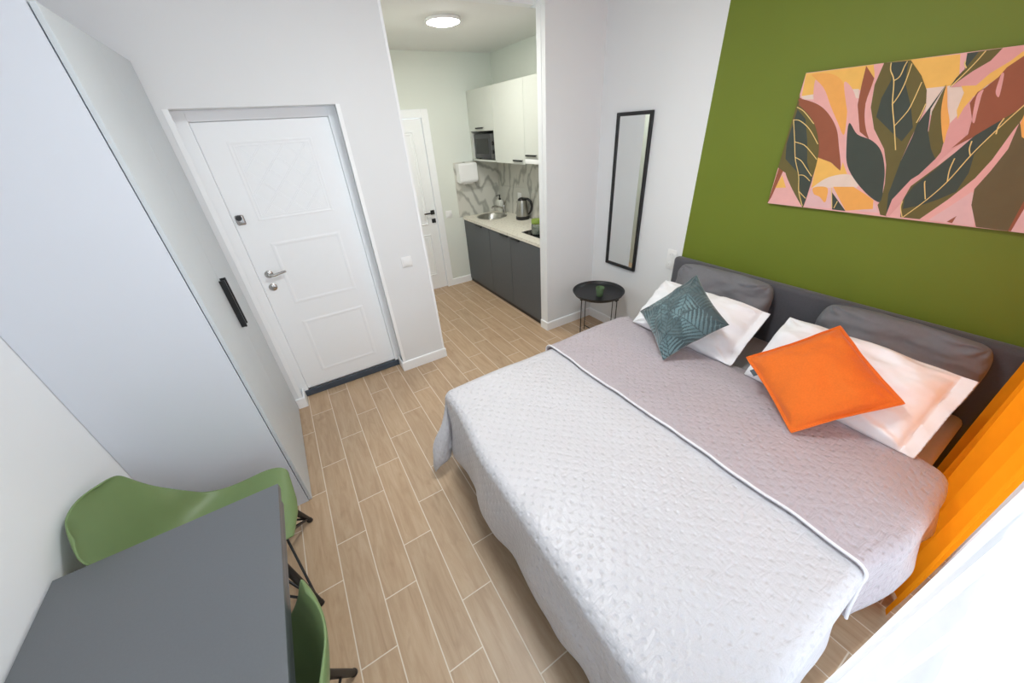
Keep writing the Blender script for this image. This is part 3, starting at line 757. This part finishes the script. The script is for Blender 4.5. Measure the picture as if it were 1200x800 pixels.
# orange linen cushion with a flange seam
o, P = pillow_mesh('throw_cushion', (1.826, .409, .772), (.681, -.563, .468), (.411, .823, .392), .212, .212, .066, M['orange_linen'], n=60, seed=11, pinch=.085, wr=.009, flange=.014, edgep=.55, rc=.05)
tag(o, 'plain bright orange linen cushion', 'cushion')
seam(P, 'edge_seam', M['orange_linen'], o, .0035, .0)
q0, q1, q2 = P(-1, .62, 1), P(-1, .45, 1), P(-1.08, .53, 1)
bm = B(); nrm = (P(0, 0, 1)-P(0, 0, -1)).normalized(); dd = (q2-(q0+q1)/2).normalized()*.022
V = [bm.verts.new(p) for p in (q0, q1, q1+dd, q0+dd, q0-nrm*.002, q1-nrm*.002, q1+dd-nrm*.002, q0+dd-nrm*.002)]
for f in ((0, 1, 2, 3), (7, 6, 5, 4), (0, 4, 5, 1), (1, 5, 6, 2), (2, 6, 7, 3), (3, 7, 4, 0)): bm.faces.new([V[i] for i in f])
link('sewn_label', bm, M['label_grey'], o)

# ------------------------------------------------------------------ side table and glass
TX, TY = 2.215, 2.205
st = thing('side_table', 'round black metal tray table in the corner below the mirror', 'side table', (TX, TY, 0))
lathe_p = [(0, .478), (.205, .478), (.214, .482), (.226, .505), (.232, .507), (.232, .503), (.229, .501), (.217, .478), (.210, .474), (0, .474)]
link('tray', lathe(B(), lathe_p, (TX, TY, 0), 56), M['black_metal'], st, 40)
for ax in (0, 1):
    def W(a, z, o=0): return (TX+a, TY+o, z) if ax == 0 else (TX+.035+o, TY+a, z)
    for s in (-1, 1):
        link('leg', tube(B(), [W(s*.2, 0), W(s*.2, .474)], .0042, 10), M['black_metal'], st, 40)
        bm = B(); c = W(s*.2, .468); box(bm, c[0]-.012, c[0]+.012, c[1]-.012, c[1]+.012, .462, .4735, .003, 1)
        link('leg_bracket', bm, M['black_metal'], st)
    link('stretcher', tube(B(), [W(-.2, .03+.012*ax), W(.2, .03+.012*ax)], .0045, 8), M['black_metal'], st, 40)
    link('top_rail', tube(B(), [W(-.2, .462-.010*ax), W(.2, .462-.010*ax)], .0045, 8), M['black_metal'], st, 40)
gx, gy = 2.178, 2.150
cup = link('tumbler', lathe(B(), [(0, .4785), (.024, .4785), (.029, .482), (.033, .53), (.0385, .562), (.0355, .562), (.030, .53), (.026, .490), (0, .488)], (gx, gy, 0), 24), M['green_glass'], None, 60)
tag(cup, 'small green glass tumbler on the black tray table', 'glass')

# ------------------------------------------------------------------ kitchen
KX, UX = 1.945, 2.16
grp = 'graphite base cabinets'
for y0, y1, hy, lab in ((3.755, 4.425, 4.00, 'graphite base cabinet under the sink, farthest from the bedroom'),
                        (3.285, 3.752, 3.40, 'middle graphite base cabinet under the worktop beside the kettle'),
                        (2.722, 3.282, 3.17, 'graphite base cabinet under the hob, nearest the bedroom')):
    t = thing('base_cabinet', lab, 'cabinet', ((KX+XR)/2, (y0+y1)/2, 0), grp)
    bm = box(B(), KX+.02, XR-.010, y0, y1, 0, .838 if y1 < 4 else .66)
    if y1 > 4: box(bm, KX+.02, KX+.035, y0, y1, .66, .838)
    link('body', bm, M['kitchen_base'], t)
    d = link('door', box(B(), KX, KX+.018, y0+.0015, y1-.0015, .045, .836, .001, 1), M['kitchen_base'], t)
    link('floor_shadow_strip', box(B(), KX+.012, KX+.02, y0, y1, 0, .044), M['black_plastic'], t)  # black strip in place of the shadow under the doors
    bm = box(B(), KX-.022, KX+.001, hy-.075, hy+.075, .822, .834, .002, 1)
    link('edge_handle', bm, M['black_metal'], d)
SX, SY, SR = 2.225, 4.17, .185
bm = B(); N = 48      # worktop with the round sink cut-out
x0, x1, y0, y1, z0, z1 = 1.937, XR-.002, 2.719, YK-.002, .8415, .872
def sq(a):
    c, s = math.cos(a), math.sin(a)
    t = min(((x1-SX) if c > 0 else (SX-x0))/max(abs(c), 1e-6), ((y1-SY) if s > 0 else (SY-3.8))/max(abs(s), 1e-6))
    return SX+c*t, SY+s*t
an = sorted([2*PI*k/N for k in range(N)] + [math.atan2(b-SY, a-SX) % (2*PI) for a in (x0, x1) for b in (3.8, y1)])
for z, fl in ((z1, 0), (z0, 1)):
    I = [bm.verts.new((SX+(SR-.01)*math.cos(a), SY+(SR-.01)*math.sin(a), z)) for a in an]
    O = [bm.verts.new((*sq(a), z)) for a in an]
    for k in range(len(an)): bm.faces.new((I[k], O[k], O[(k+1) % len(an)], I[(k+1) % len(an)]))
    if fl == 0: I0, O0 = I, O
for k in range(len(an)):
    k2 = (k+1) % len(an); bm.faces.new((O0[k], O[k], O[k2], O0[k2])); bm.faces.new((I0[k2], I[k2], I[k], I0[k]))
box(bm, x0, x1, y0, 3.8, z0, z1)
tag(link('worktop', bm, M['counter']), 'speckled cream worktop running above the graphite kitchen cabinets', 'worktop')
sk = thing('kitchen_sink', 'round stainless steel sink set into the speckled worktop', 'sink', (SX, SY, .70))
link('basin', lathe(B(), [(SR, .872), (SR+.008, .8745), (SR+.006, .877), (SR-.006, .8765), (SR-.012, .87), (SR-.02, .80), (SR-.05, .735), (.03, .722), (0, .722),
     (0, .718), (.03, .718), (SR-.045, .73), (SR-.014, .80), (SR-.0105, .868), (SR, .872)], (SX, SY, 0), 48), M['steel'], sk, 50)
link('drain', lathe(B(), [(0, .7235), (.018, .7235), (.03, .727), (.034, .7225)], (SX, SY, 0), 24), M['chrome'], sk, 40)
fx, fy = 2.44, 4.22
fc = thing('kitchen_tap', 'chrome mixer tap behind the round sink', 'tap', (fx, fy, .872))
link('tap_body', lathe(B(), [(0, .8725), (.027, .8725), (.027, .880), (.021, .885), (.021, .955), (.018, .975), (0, .98)], (fx, fy, 0), 24), M['chrome'], fc, 40)
link('spout', tube(B(), [(fx, fy, .925), (fx-.06, fy-.005, .955), (fx-.13, fy-.01, .975), (fx-.175, fy-.012, .975), (fx-.19, fy-.013, .955)], [.013, .012, .011, .011, .011], 12), M['chrome'], fc, 50)
link('lever', tube(B(), [(fx, fy, .975), (fx+.005, fy-.03, 1.0), (fx-.02, fy-.075, 1.035)], [.010, .008, .006], 10), M['chrome'], fc, 50)
sb = thing('soap_dispenser', 'white soap bottle with a black pump behind the tap', 'soap dispenser', (2.455, 4.345, .872))
link('bottle', box(B(), 2.425, 2.485, 4.305, 4.385, .8725, 1.02, .012, 3), M['soap'], sb, 40)
bm = B(); lathe(bm, [(0, 1.02), (.015, 1.02), (.015, 1.038), (.006, 1.04), (.006, 1.07), (.011, 1.07), (.011, 1.08), (0, 1.08)], (2.455, 4.345, 0), 16)
tube(bm, [(2.455, 4.345, 1.075), (2.42, 4.345, 1.075), (2.405, 4.345, 1.068)], .005, 8)
link('pump', bm, M['black_plastic'], sb, 40)
kx, ky = 2.415, 3.745
kt = thing('electric_kettle', 'stainless steel electric kettle with a black handle on the worktop', 'kettle', (kx, ky, .872))
link('kettle_base', lathe(B(), [(0, .8725), (.076, .8725), (.080, .876), (.080, .905), (.074, .910), (0, .910)], (kx, ky, 0), 36), M['black_plastic'], kt, 40)
link('body', lathe(B(), [(0, .911), (.074, .911), (.074, .925), (.067, 1.0), (.057, 1.07), (.052, 1.085), (0, 1.085)], (kx, ky, 0), 36), M['steel'], kt, 40)
link('lid', lathe(B(), [(.053, 1.0855), (.050, 1.098), (.034, 1.112), (.012, 1.118), (0, 1.118)], (kx, ky, 0), 30), M['black_plastic'], kt, 40)
hx, hy = .55, -.83
bm = B(); pts = [(kx+hx*a, ky+hy*a, z) for a, z in ((.03, 1.105), (.075, 1.10), (.112, 1.07), (.122, 1.02), (.112, .97), (.088, .935), (.066, .93))]
tube(bm, pts, [.012, .014, .014, .013, .013, .012, .009], 10)
link('handle', bm, M['black_plastic'], kt, 50)
link('spout', tube(B(), [(kx-hx*.045, ky-hy*.045, 1.045), (kx-hx*.066, ky-hy*.066, 1.075)], [.016, .010], 10), M['steel'], kt, 50)
hob = thing('induction_hob', 'black glass two-zone hob set into the worktop', 'hob', (2.24, 3.02, .872))
link('glass_top', box(B(), 2.055, 2.43, 2.815, 3.225, .8725, .877, .001, 1), M['glass_black'], hob)
for y in (2.92, 3.11): link('cooking_zone', lathe(B(), [(.078, .8771), (.078, .8775), (.074, .8775), (.074, .8771)], (2.27, y, 0), 36), M['steel'], hob)
jx, jy = 2.125, 3.04
jr = thing('glass_jar', 'round glass storage jar with a green patterned lid beside the kettle', 'jar', (jx, jy, .8785))
link('jar_body', lathe(B(), [(0, .8785), (.050, .8785), (.055, .884), (.055, .975), (.048, .985), (.045, .985), (.051, .972), (.051, .886), (0, .884)], (jx, jy, 0), 32), M['clear_glass'], jr, 50)
link('contents', lathe(B(), [(0, .886), (.0495, .886), (.0495, .935), (.03, .942), (0, .944)], (jx, jy, 0), 28), M['soap'], jr, 50)
tag(link('lid', lathe(B(), [(0, .986), (.052, .986), (.054, .990), (.054, 1.022), (.050, 1.026), (0, 1.026)], (jx, jy, 0), 32), M['green_label'], jr, 50), 'green patterned lid', None)

spb = thing('splashback', 'grey veined marble splashback above the worktop', 'splashback', (2.2, 3.6, .872))
for y0, y1 in ((2.719, 3.598), (3.60, YK-.004)):
    for z0, z1 in ((.8725, 1.193), (1.195, 1.503)):
        link('marble_tile', box(B(), XR-.007, XR-.001, y0, y1, z0, z1, .0008, 1), M['marble'], spb)
for z0, z1 in ((.8725, 1.193), (1.195, 1.503)):
    link('marble_tile', box(B(), 1.893, XR-.008, YK-.007, YK-.001, z0, z1, .0008, 1), M['marble'], spb)
plate('wall_socket', 'flat socket on the marble splashback above the kettle', 'socket', (XR-.0075, 3.93, 1.10), '-x', kind='socket')

ug = 'pale wall cabinets'
def handle_u(d, y0, y1, z):
    bm = B(); box(bm, UX-.016, UX+.001, y0, y1, z-.0015, z+.0015); box(bm, UX-.016, UX-.013, y0, y1, z-.012, z+.0015)
    link('edge_handle', bm, M['black_metal'], d)
t = thing('wall_cabinet', 'pale wall cabinet above the open microwave niche', 'cabinet', ((UX+XR)/2, 4.13, 1.508), ug)
bm = B(); y0, y1 = 3.842, 4.430
box(bm, UX+.02, XR-.004, y0, y1, 1.815, 2.205); box(bm, UX+.002, XR-.01, y0, y0+.016, 1.508, 1.815); box(bm, UX+.002, XR-.01, y1-.03, y1, 1.508, 1.815)
box(bm, UX+.002, XR-.01, y0, y1, 1.506, 1.522); box(bm, XR-.012, XR-.008, y0+.016, y1-.03, 1.522, 1.815)
link('body', bm, M['kitchen_upper'], t)
d = link('door', box(B(), UX, UX+.018, y0+.001, y1-.001, 1.812, 2.205, .001, 1), M['kitchen_upper'], t); handle_u(d, 4.07, 4.25, 1.846)
t = thing('wall_cabinet', 'tall pale wall cabinet between the microwave and the extractor', 'cabinet', ((UX+XR)/2, 3.55, 1.508), ug)
link('body', box(B(), UX+.02, XR-.008, 3.262, 3.840, 1.506, 2.205), M['kitchen_upper'], t)
d = link('door', box(B(), UX, UX+.018, 3.263, 3.839, 1.506, 2.205, .001, 1), M['kitchen_upper'], t); handle_u(d, 3.30, 3.47, 1.542)
t = thing('wall_cabinet', 'pale wall cabinet above the slim extractor', 'cabinet', ((UX+XR)/2, 3.03, 1.56), ug)
link('body', box(B(), UX+.02, XR-.004, 2.722, 3.259, 1.562, 2.205), M['kitchen_upper'], t)
d = link('door', box(B(), UX, UX+.018, 2.722, 3.260, 1.562, 2.205, .001, 1), M['kitchen_upper'], t); handle_u(d, 3.06, 3.235, 1.592)
ex = thing('cooker_hood', 'slim white pull-out extractor under the pale wall cabinet', 'extractor hood', ((UX+XR)/2, 3.03, 1.50))
link('hood_body', box(B(), UX+.03, XR-.008, 2.802, 3.258, 1.512, 1.56), M['white_plastic'], ex)
link('pull_out_front', box(B(), UX-.004, UX+.028, 2.802, 3.258, 1.516, 1.558, .004, 2), M['white_plastic'], ex, 30)
mw = thing('microwave_oven', 'black microwave oven in the open niche of the wall cabinets', 'microwave', (2.33, 4.125, 1.5225))
my0, my1, mz0, mz1, mxf = 3.875, 4.385, 1.530, 1.785, 2.185
link('case', box(B(), mxf+.012, XR-.03, my0, my1, mz0, mz1, .006, 2), M['black_plastic'], mw, 30)
dr = link('door', box(B(), mxf, mxf+.012, my0+.115, my1, mz0+.002, mz1-.002, .004, 2), M['microwave'], mw, 30)
link('window', box(B(), mxf-.002, mxf+.001, my0+.165, my1-.04, mz0+.05, mz1-.05, .001, 1), M['glass_black'], dr)
pn = link('control_panel', box(B(), mxf, mxf+.012, my0, my0+.113, mz0+.002, mz1-.002, .004, 2), M['microwave'], mw, 30)
for z in (1.605, 1.69):
    link('knob', lathe(B(), [(.022, 0), (.020, -.014), (0, -.014)], (mxf, my0+.055, z), 20, 'x'), M['black_plastic'], pn, 40)
for z0 in (mz0-.0075,):
    for y in (my0+.04, my1-.04):
        link('foot', box(B(), 2.22, 2.25, y-.012, y+.012, z0, mz0+.004), M['black_plastic'], mw)
# folded-towel dispenser
td = thing('towel_dispenser', 'white paper towel dispenser on the kitchen back wall left of the marble', 'dispenser', (2.035, YK-.07, 1.275))
bm = B(); prof = [(YK-.008, 1.285), (YK-.105, 1.275), (YK-.125, 1.30), (YK-.12, 1.48), (YK-.105, 1.492), (YK-.008, 1.492)]
a = [bm.verts.new((1.915, y, z)) for y, z in prof]; b = [bm.verts.new((2.155, y, z)) for y, z in prof]
for k in range(6): bm.faces.new((a[k], a[(k+1) % 6], b[(k+1) % 6], b[k]))
bm.faces.new(a[::-1]); bm.faces.new(b); bmesh.ops.bevel(bm, geom=list(bm.edges), offset=.006, segments=2, affect='EDGES')
link('casing', bm, M['white_plastic'], td, 30)
link('paper_towel', box(B(), 1.97, 2.10, YK-.085, YK-.045, 1.262, 1.286), M['paper'], td)
lp = thing('ceiling_lamp', 'round flat glowing ceiling lamp in the kitchen', 'ceiling lamp', (1.455, 3.24, ZK-.03))
link('rim', lathe(B(), [(0, ZK-.0005), (.128, ZK-.0005), (.132, ZK-.006), (.130, ZK-.02), (.122, ZK-.022)], (1.455, 3.24, 0), 48), M['white_plastic'], lp, 40)
link('diffuser', lathe(B(), [(0, ZK-.034), (.09, ZK-.032), (.122, ZK-.022), (.121, ZK-.012), (0, ZK-.012)], (1.455, 3.24, 0), 48), M['lamp'], lp, 60)

cl = thing('ceiling_lamp', 'unseen round fill lamp added to the bedroom ceiling', 'ceiling lamp', (MLX, MLY, ZC-.03))  # fill lamp added out of view to even out the room's brightness
link('rim', lathe(B(), [(0, ZC-.0005), (.228, ZC-.0005), (.232, ZC-.006), (.230, ZC-.03), (.222, ZC-.032)], (MLX, MLY, 0), 48), M['white_plastic'], cl, 40)
link('diffuser', lathe(B(), [(0, ZC-.05), (.17, ZC-.045), (.222, ZC-.032), (.221, ZC-.02), (0, ZC-.02)], (MLX, MLY, 0), 48), M['lamp_fill'], cl, 60)

# ------------------------------------------------------------------ dining table
dt = thing('dining_table', 'dark grey rectangular table against the left wall', 'table', (-.648, .73, 0))
TX0, TX1, TY0, TY1 = XL+.010, -.343, .22, 1.232
link('tabletop', box(B(), TX0, TX1, TY0, TY1, .722, .75, .0015, 2), M['table'], dt, 30)
bm = B(); box(bm, TX0+.03, TX1-.012, TY1-.04, TY1-.022, .662, .722); box(bm, TX0+.03, TX1-.012, TY0+.022, TY0+.04, .662, .722)
box(bm, TX1-.03, TX1-.012, TY0+.04, TY1-.04, .662, .722); box(bm, TX0+.012, TX0+.03, TY0+.04, TY1-.04, .662, .722)
link('apron', bm, M['table'], dt)
for y in (.25, 1.02):
    link('leg', box(B(), -.79, -.72, y, y+.035, .012, .722, .003, 1), M['table'], dt, 30)
    link('foot_plate', box(B(), -.92, -.60, y-.02, y+.055, 0, .012, .002, 1), M['table'], dt, 30)

# ------------------------------------------------------------------ moulded shell chairs
PROF = [(-.278, .822), (-.268, .775), (-.250, .715), (-.232, .655), (-.214, .595), (-.190, .535), (-.155, .485), (-.105, .453),
        (-.04, .438), (.03, .436), (.10, .442), (.165, .451), (.215, .451), (.25, .440), (.270, .418), (.276, .400)]
HW = [.180, .198, .205, .207, .208, .207, .212, .218, .226, .232, .234, .232, .226, .214, .192, .165]
def profile(s):
    x = s*(len(PROF)-1); i = min(int(x), len(PROF)-2); f = x-i
    def cr(k):
        L = PROF if k < 2 else None
        g = lambda j: (PROF[min(max(j, 0), len(PROF)-1)][k] if k < 2 else HW[min(max(j, 0), len(HW)-1)])
        a, b, c, d = g(i-1), g(i), g(i+1), g(i+2)
        return .5*((2*b)+(-a+c)*f+(2*a-5*b+4*c-d)*f*f+(-a+3*b-3*c+d)*f**3)
    return cr(0), cr(1), cr(2)
def shell_pt(s, t):
    v = t*2-1
    # superellipse rounding of both ends
    x, z, w = profile(s)
    end = min(1, min(s, 1-s)/.10); wr = w*(1-(1-end)**2.4*.34)
    y = v*wr
    back = 1-smooth01(.28, .52, s); wing = math.exp(-((s-.40)/.16)**2)
    x += .045*back*(v*v) + .055*wing*abs(v)**3
    z += (.020*(1-back)*v*v) + .045*wing*abs(v)**3
    if s < .10: z -= .022*(1-s/.10)**1.2*abs(v)**4
    if s > .9: x -= .030*((s-.9)/.10)**1.2*abs(v)**3
    return Vector((x, y, z))
def make_chair(label, loc, rz, group):
    t = thing('dining_chair', label, 'chair', (0, 0, 0), group)
    bm = B(); grid(bm, 46, 25, shell_pt)
    sh = link('seat_shell', bm, M['chair'], t, 2); solid(sh, .007, -1); subsurf(sh, 1)
    feet = [(.232, .245), (.232, -.245), (-.165, .245), (-.165, -.245)]
    tops = [(.15, .15), (.15, -.15), (-.10, .14), (-.10, -.14)]
    T = [Vector((a, b, .405)) for a, b in tops]; F = [Vector((a, b, .0)) for a, b in feet]
    for a, b in zip(T, F):
        bm = B(); d = (a-b)
        tube(bm, [b+d*.012, b+d*.25, b+d*.75, a-d*.02], [.0125, .0145, .0165, .014], 14)
        l = link('leg', bm, M['chair_leg'], t, 50)
        link('foot_cap', tube(B(), [b, b+d*.035], [.0135, .0145], 14), M['black_plastic'], l, 40)
    bm = B()
    for a in T: box(bm, a.x-.022, a.x+.022, a.y-.022, a.y+.022, .398, .431, .003, 1)
    tube(bm, [T[0], T[1]], .006, 8); tube(bm, [T[2], T[3]], .006, 8); tube(bm, [T[0], T[2]], .006, 8); tube(bm, [T[1], T[3]], .006, 8)
    link('mount_frame', bm, M['black_metal'], t, 40)
    for i, j in ((0, 1), (1, 0), (2, 3), (3, 2), (0, 2), (1, 3), (0, 3), (1, 2)):
        lo = F[i]+(T[i]-F[i])*(.07 if i < 2 else .3)
        link('brace_rod', tube(B(), [lo, T[j]+Vector((0, 0, -.01))], .0055, 8), M['black_metal'], t, 40)
    t.location = loc; t.rotation_euler = (0, 0, rz)
    return t
def dup(root, loc, rz, label):
    r = root.copy(); C.objects.link(r); r.location = loc; r.rotation_euler = (0, 0, rz); r['label'] = label
    for ch in list(root.children):
        c = ch.copy(); C.objects.link(c); c.parent = r
        for g in ch.children:
            e = g.copy(); C.objects.link(e); e.parent = c
    return r
CG = 'green shell chairs at the table'
ch1 = make_chair('green shell chair between the table and the wardrobe, its back to the left wall', (-.660, 1.435, 0), 0, CG)
dup(ch1, (-.512, .603, 0), PI, 'green shell chair on the room side of the table, facing the table')

# ------------------------------------------------------------------ curtains
def curtain(name, path, z0, z1, mat, top=None, n=150, nz_=60, edge=None, parent=None, flare=None):
    P = catmull(path, False, 8); L = len(P)
    def f(s, t):
        x = s*(L-1); i = min(int(x), L-2); g = x-i
        px, py = P[i][0]*(1-g)+P[i+1][0]*g, P[i][1]*(1-g)+P[i+1][1]*g
        z = z1+(z0-z1)*t
        px += .004*math.sin(z*3+s*9)*t; py -= .003*(1+math.sin(z*4+s*14))*t
        if flare: px, py = flare(px, py, s, z)
        return Vector((px, py, z))
    bm = B(); grid(bm, n, nz_, f)
    return link(name, bm, mat, parent, 2)
oc = curtain('orange_curtain', [(2.495, -.125), (2.43, -.105), (2.36, -.055), (2.27, -.14), (2.20, -.075), (2.12, -.15), (2.05, -.085), (1.96, -.165), (1.90, -.125), (1.82, -.18),
             (1.76, -.145), (1.68, -.19), (1.62, -.165), (1.585, -.172)], .012, 2.60, M['orange_curtain'],
             flare=lambda x, y, s, z: (x, y-.012*smooth01(1.0, 0, z)*s))
tag(oc, 'bright orange floor-length curtain hanging at the head of the bed', 'curtain', 'window curtains')
sc = curtain('sheer_curtain', [(2.47, -.245), (2.38, -.225), (2.28, -.255), (2.18, -.235), (2.08, -.262), (1.98, -.242), (1.88, -.262), (1.80, -.24), (1.70, -.225), (1.55, -.21), (1.40, -.186), (1.25, -.169), (1.10, -.143), (.955, -.1225), (.90, -.150), (.82, -.122), (.74, -.155), (.66, -.13), (.58, -.165), (.50, -.135), (.42, -.17), (.33, -.14), (.24, -.175), (.14, -.15), (.04, -.18), (-.06, -.16), (-.2, -.19), (-.35, -.16)],
             .015, 2.60, M['sheer'], n=320)
tag(sc, 'white translucent voile curtain hanging beside the near edge of the bed', 'curtain', 'window curtains')
def fl2(x, y, s, z):
    xe = .457+(1.426-z)*.33 if z > .9 else .63+(.9-z)*.12
    xe = max(xe, .12)
    return (xe*(1-s)+(-.30)*s, y)
s2 = curtain('sheer_curtain', [(.6, -.190), (.5, -.205), (.4, -.188), (.3, -.208), (.2, -.19), (.1, -.21), (0, -.192), (-.3, -.205)], .015, 2.60, M['sheer2'], n=90, flare=fl2)
tag(s2, 'second white voile panel with a slanting edge behind the first voile', 'curtain', 'window curtains')
rd = thing('curtain_rail', 'white ceiling curtain rail along the window wall', 'curtain rail', (.78, -.19, 2.60))
link('rail', box(B(), XL+.02, XR-.01, -.27, -.105, 2.602, 2.62, .003, 1), M['white_plastic'], rd)
for x in (-.6, .8, 2.2): link('rail_bracket', box(B(), x-.02, x+.02, -.18, -.15, 2.62, ZC), M['white_plastic'], rd)

# ------------------------------------------------------------------ light
w = bpy.data.worlds.new('daylight'); bpy.context.scene.world = w; w.use_nodes = True
bg = w.node_tree.nodes['Background']; bg.inputs[0].default_value = (.86, .93, 1, 1); bg.inputs[1].default_value = WORLD
def area(name, loc, rot, sx, sy, power, col=(1, 1, 1), spread=PI):
    l = bpy.data.lights.new(name, 'AREA'); l.shape = 'RECTANGLE'; l.size = sx; l.size_y = sy; l.energy = power; l.color = col; l.spread = spread
    o = bpy.data.objects.new(name, l); C.objects.link(o); o.location = loc; o.rotation_euler = rot; return o
area('window_daylight', ((WX0+WX1)/2, YW-.30, (WZ0+WZ1)/2), (R(90), 0, 0), WX1-WX0, WZ1-WZ0, WIN_P, (.94, .97, 1))

# ------------------------------------------------------------------ camera
cam = bpy.data.cameras.new('camera'); co = bpy.data.objects.new('camera', cam); C.objects.link(co)
rx = Vector((.8477424, -.5271226, -.0589449)); ry = -Vector((-.3161275, -.4128956, -.8541549)); rz_ = -Vector((.4259063, .7427375, -.5166671))
mm = Matrix((rx, ry, rz_)).transposed().to_4x4(); mm.translation = (0, 0, 1.84)
co.matrix_world = mm; cam.sensor_width = 36; cam.lens = 417.318/1200*36; cam.clip_start = .01
bpy.context.scene.camera = co
sc_ = bpy.context.scene
sc_.view_settings.view_transform = 'Standard'; sc_.view_settings.look = 'None'
sc_.view_settings.gamma = 1; sc_.view_settings.exposure = EXPO; sc_.view_settings.use_curve_mapping = False
sc_.cycles.max_bounces = 12; sc_.cycles.diffuse_bounces = 8; sc_.cycles.transparent_max_bounces = 12
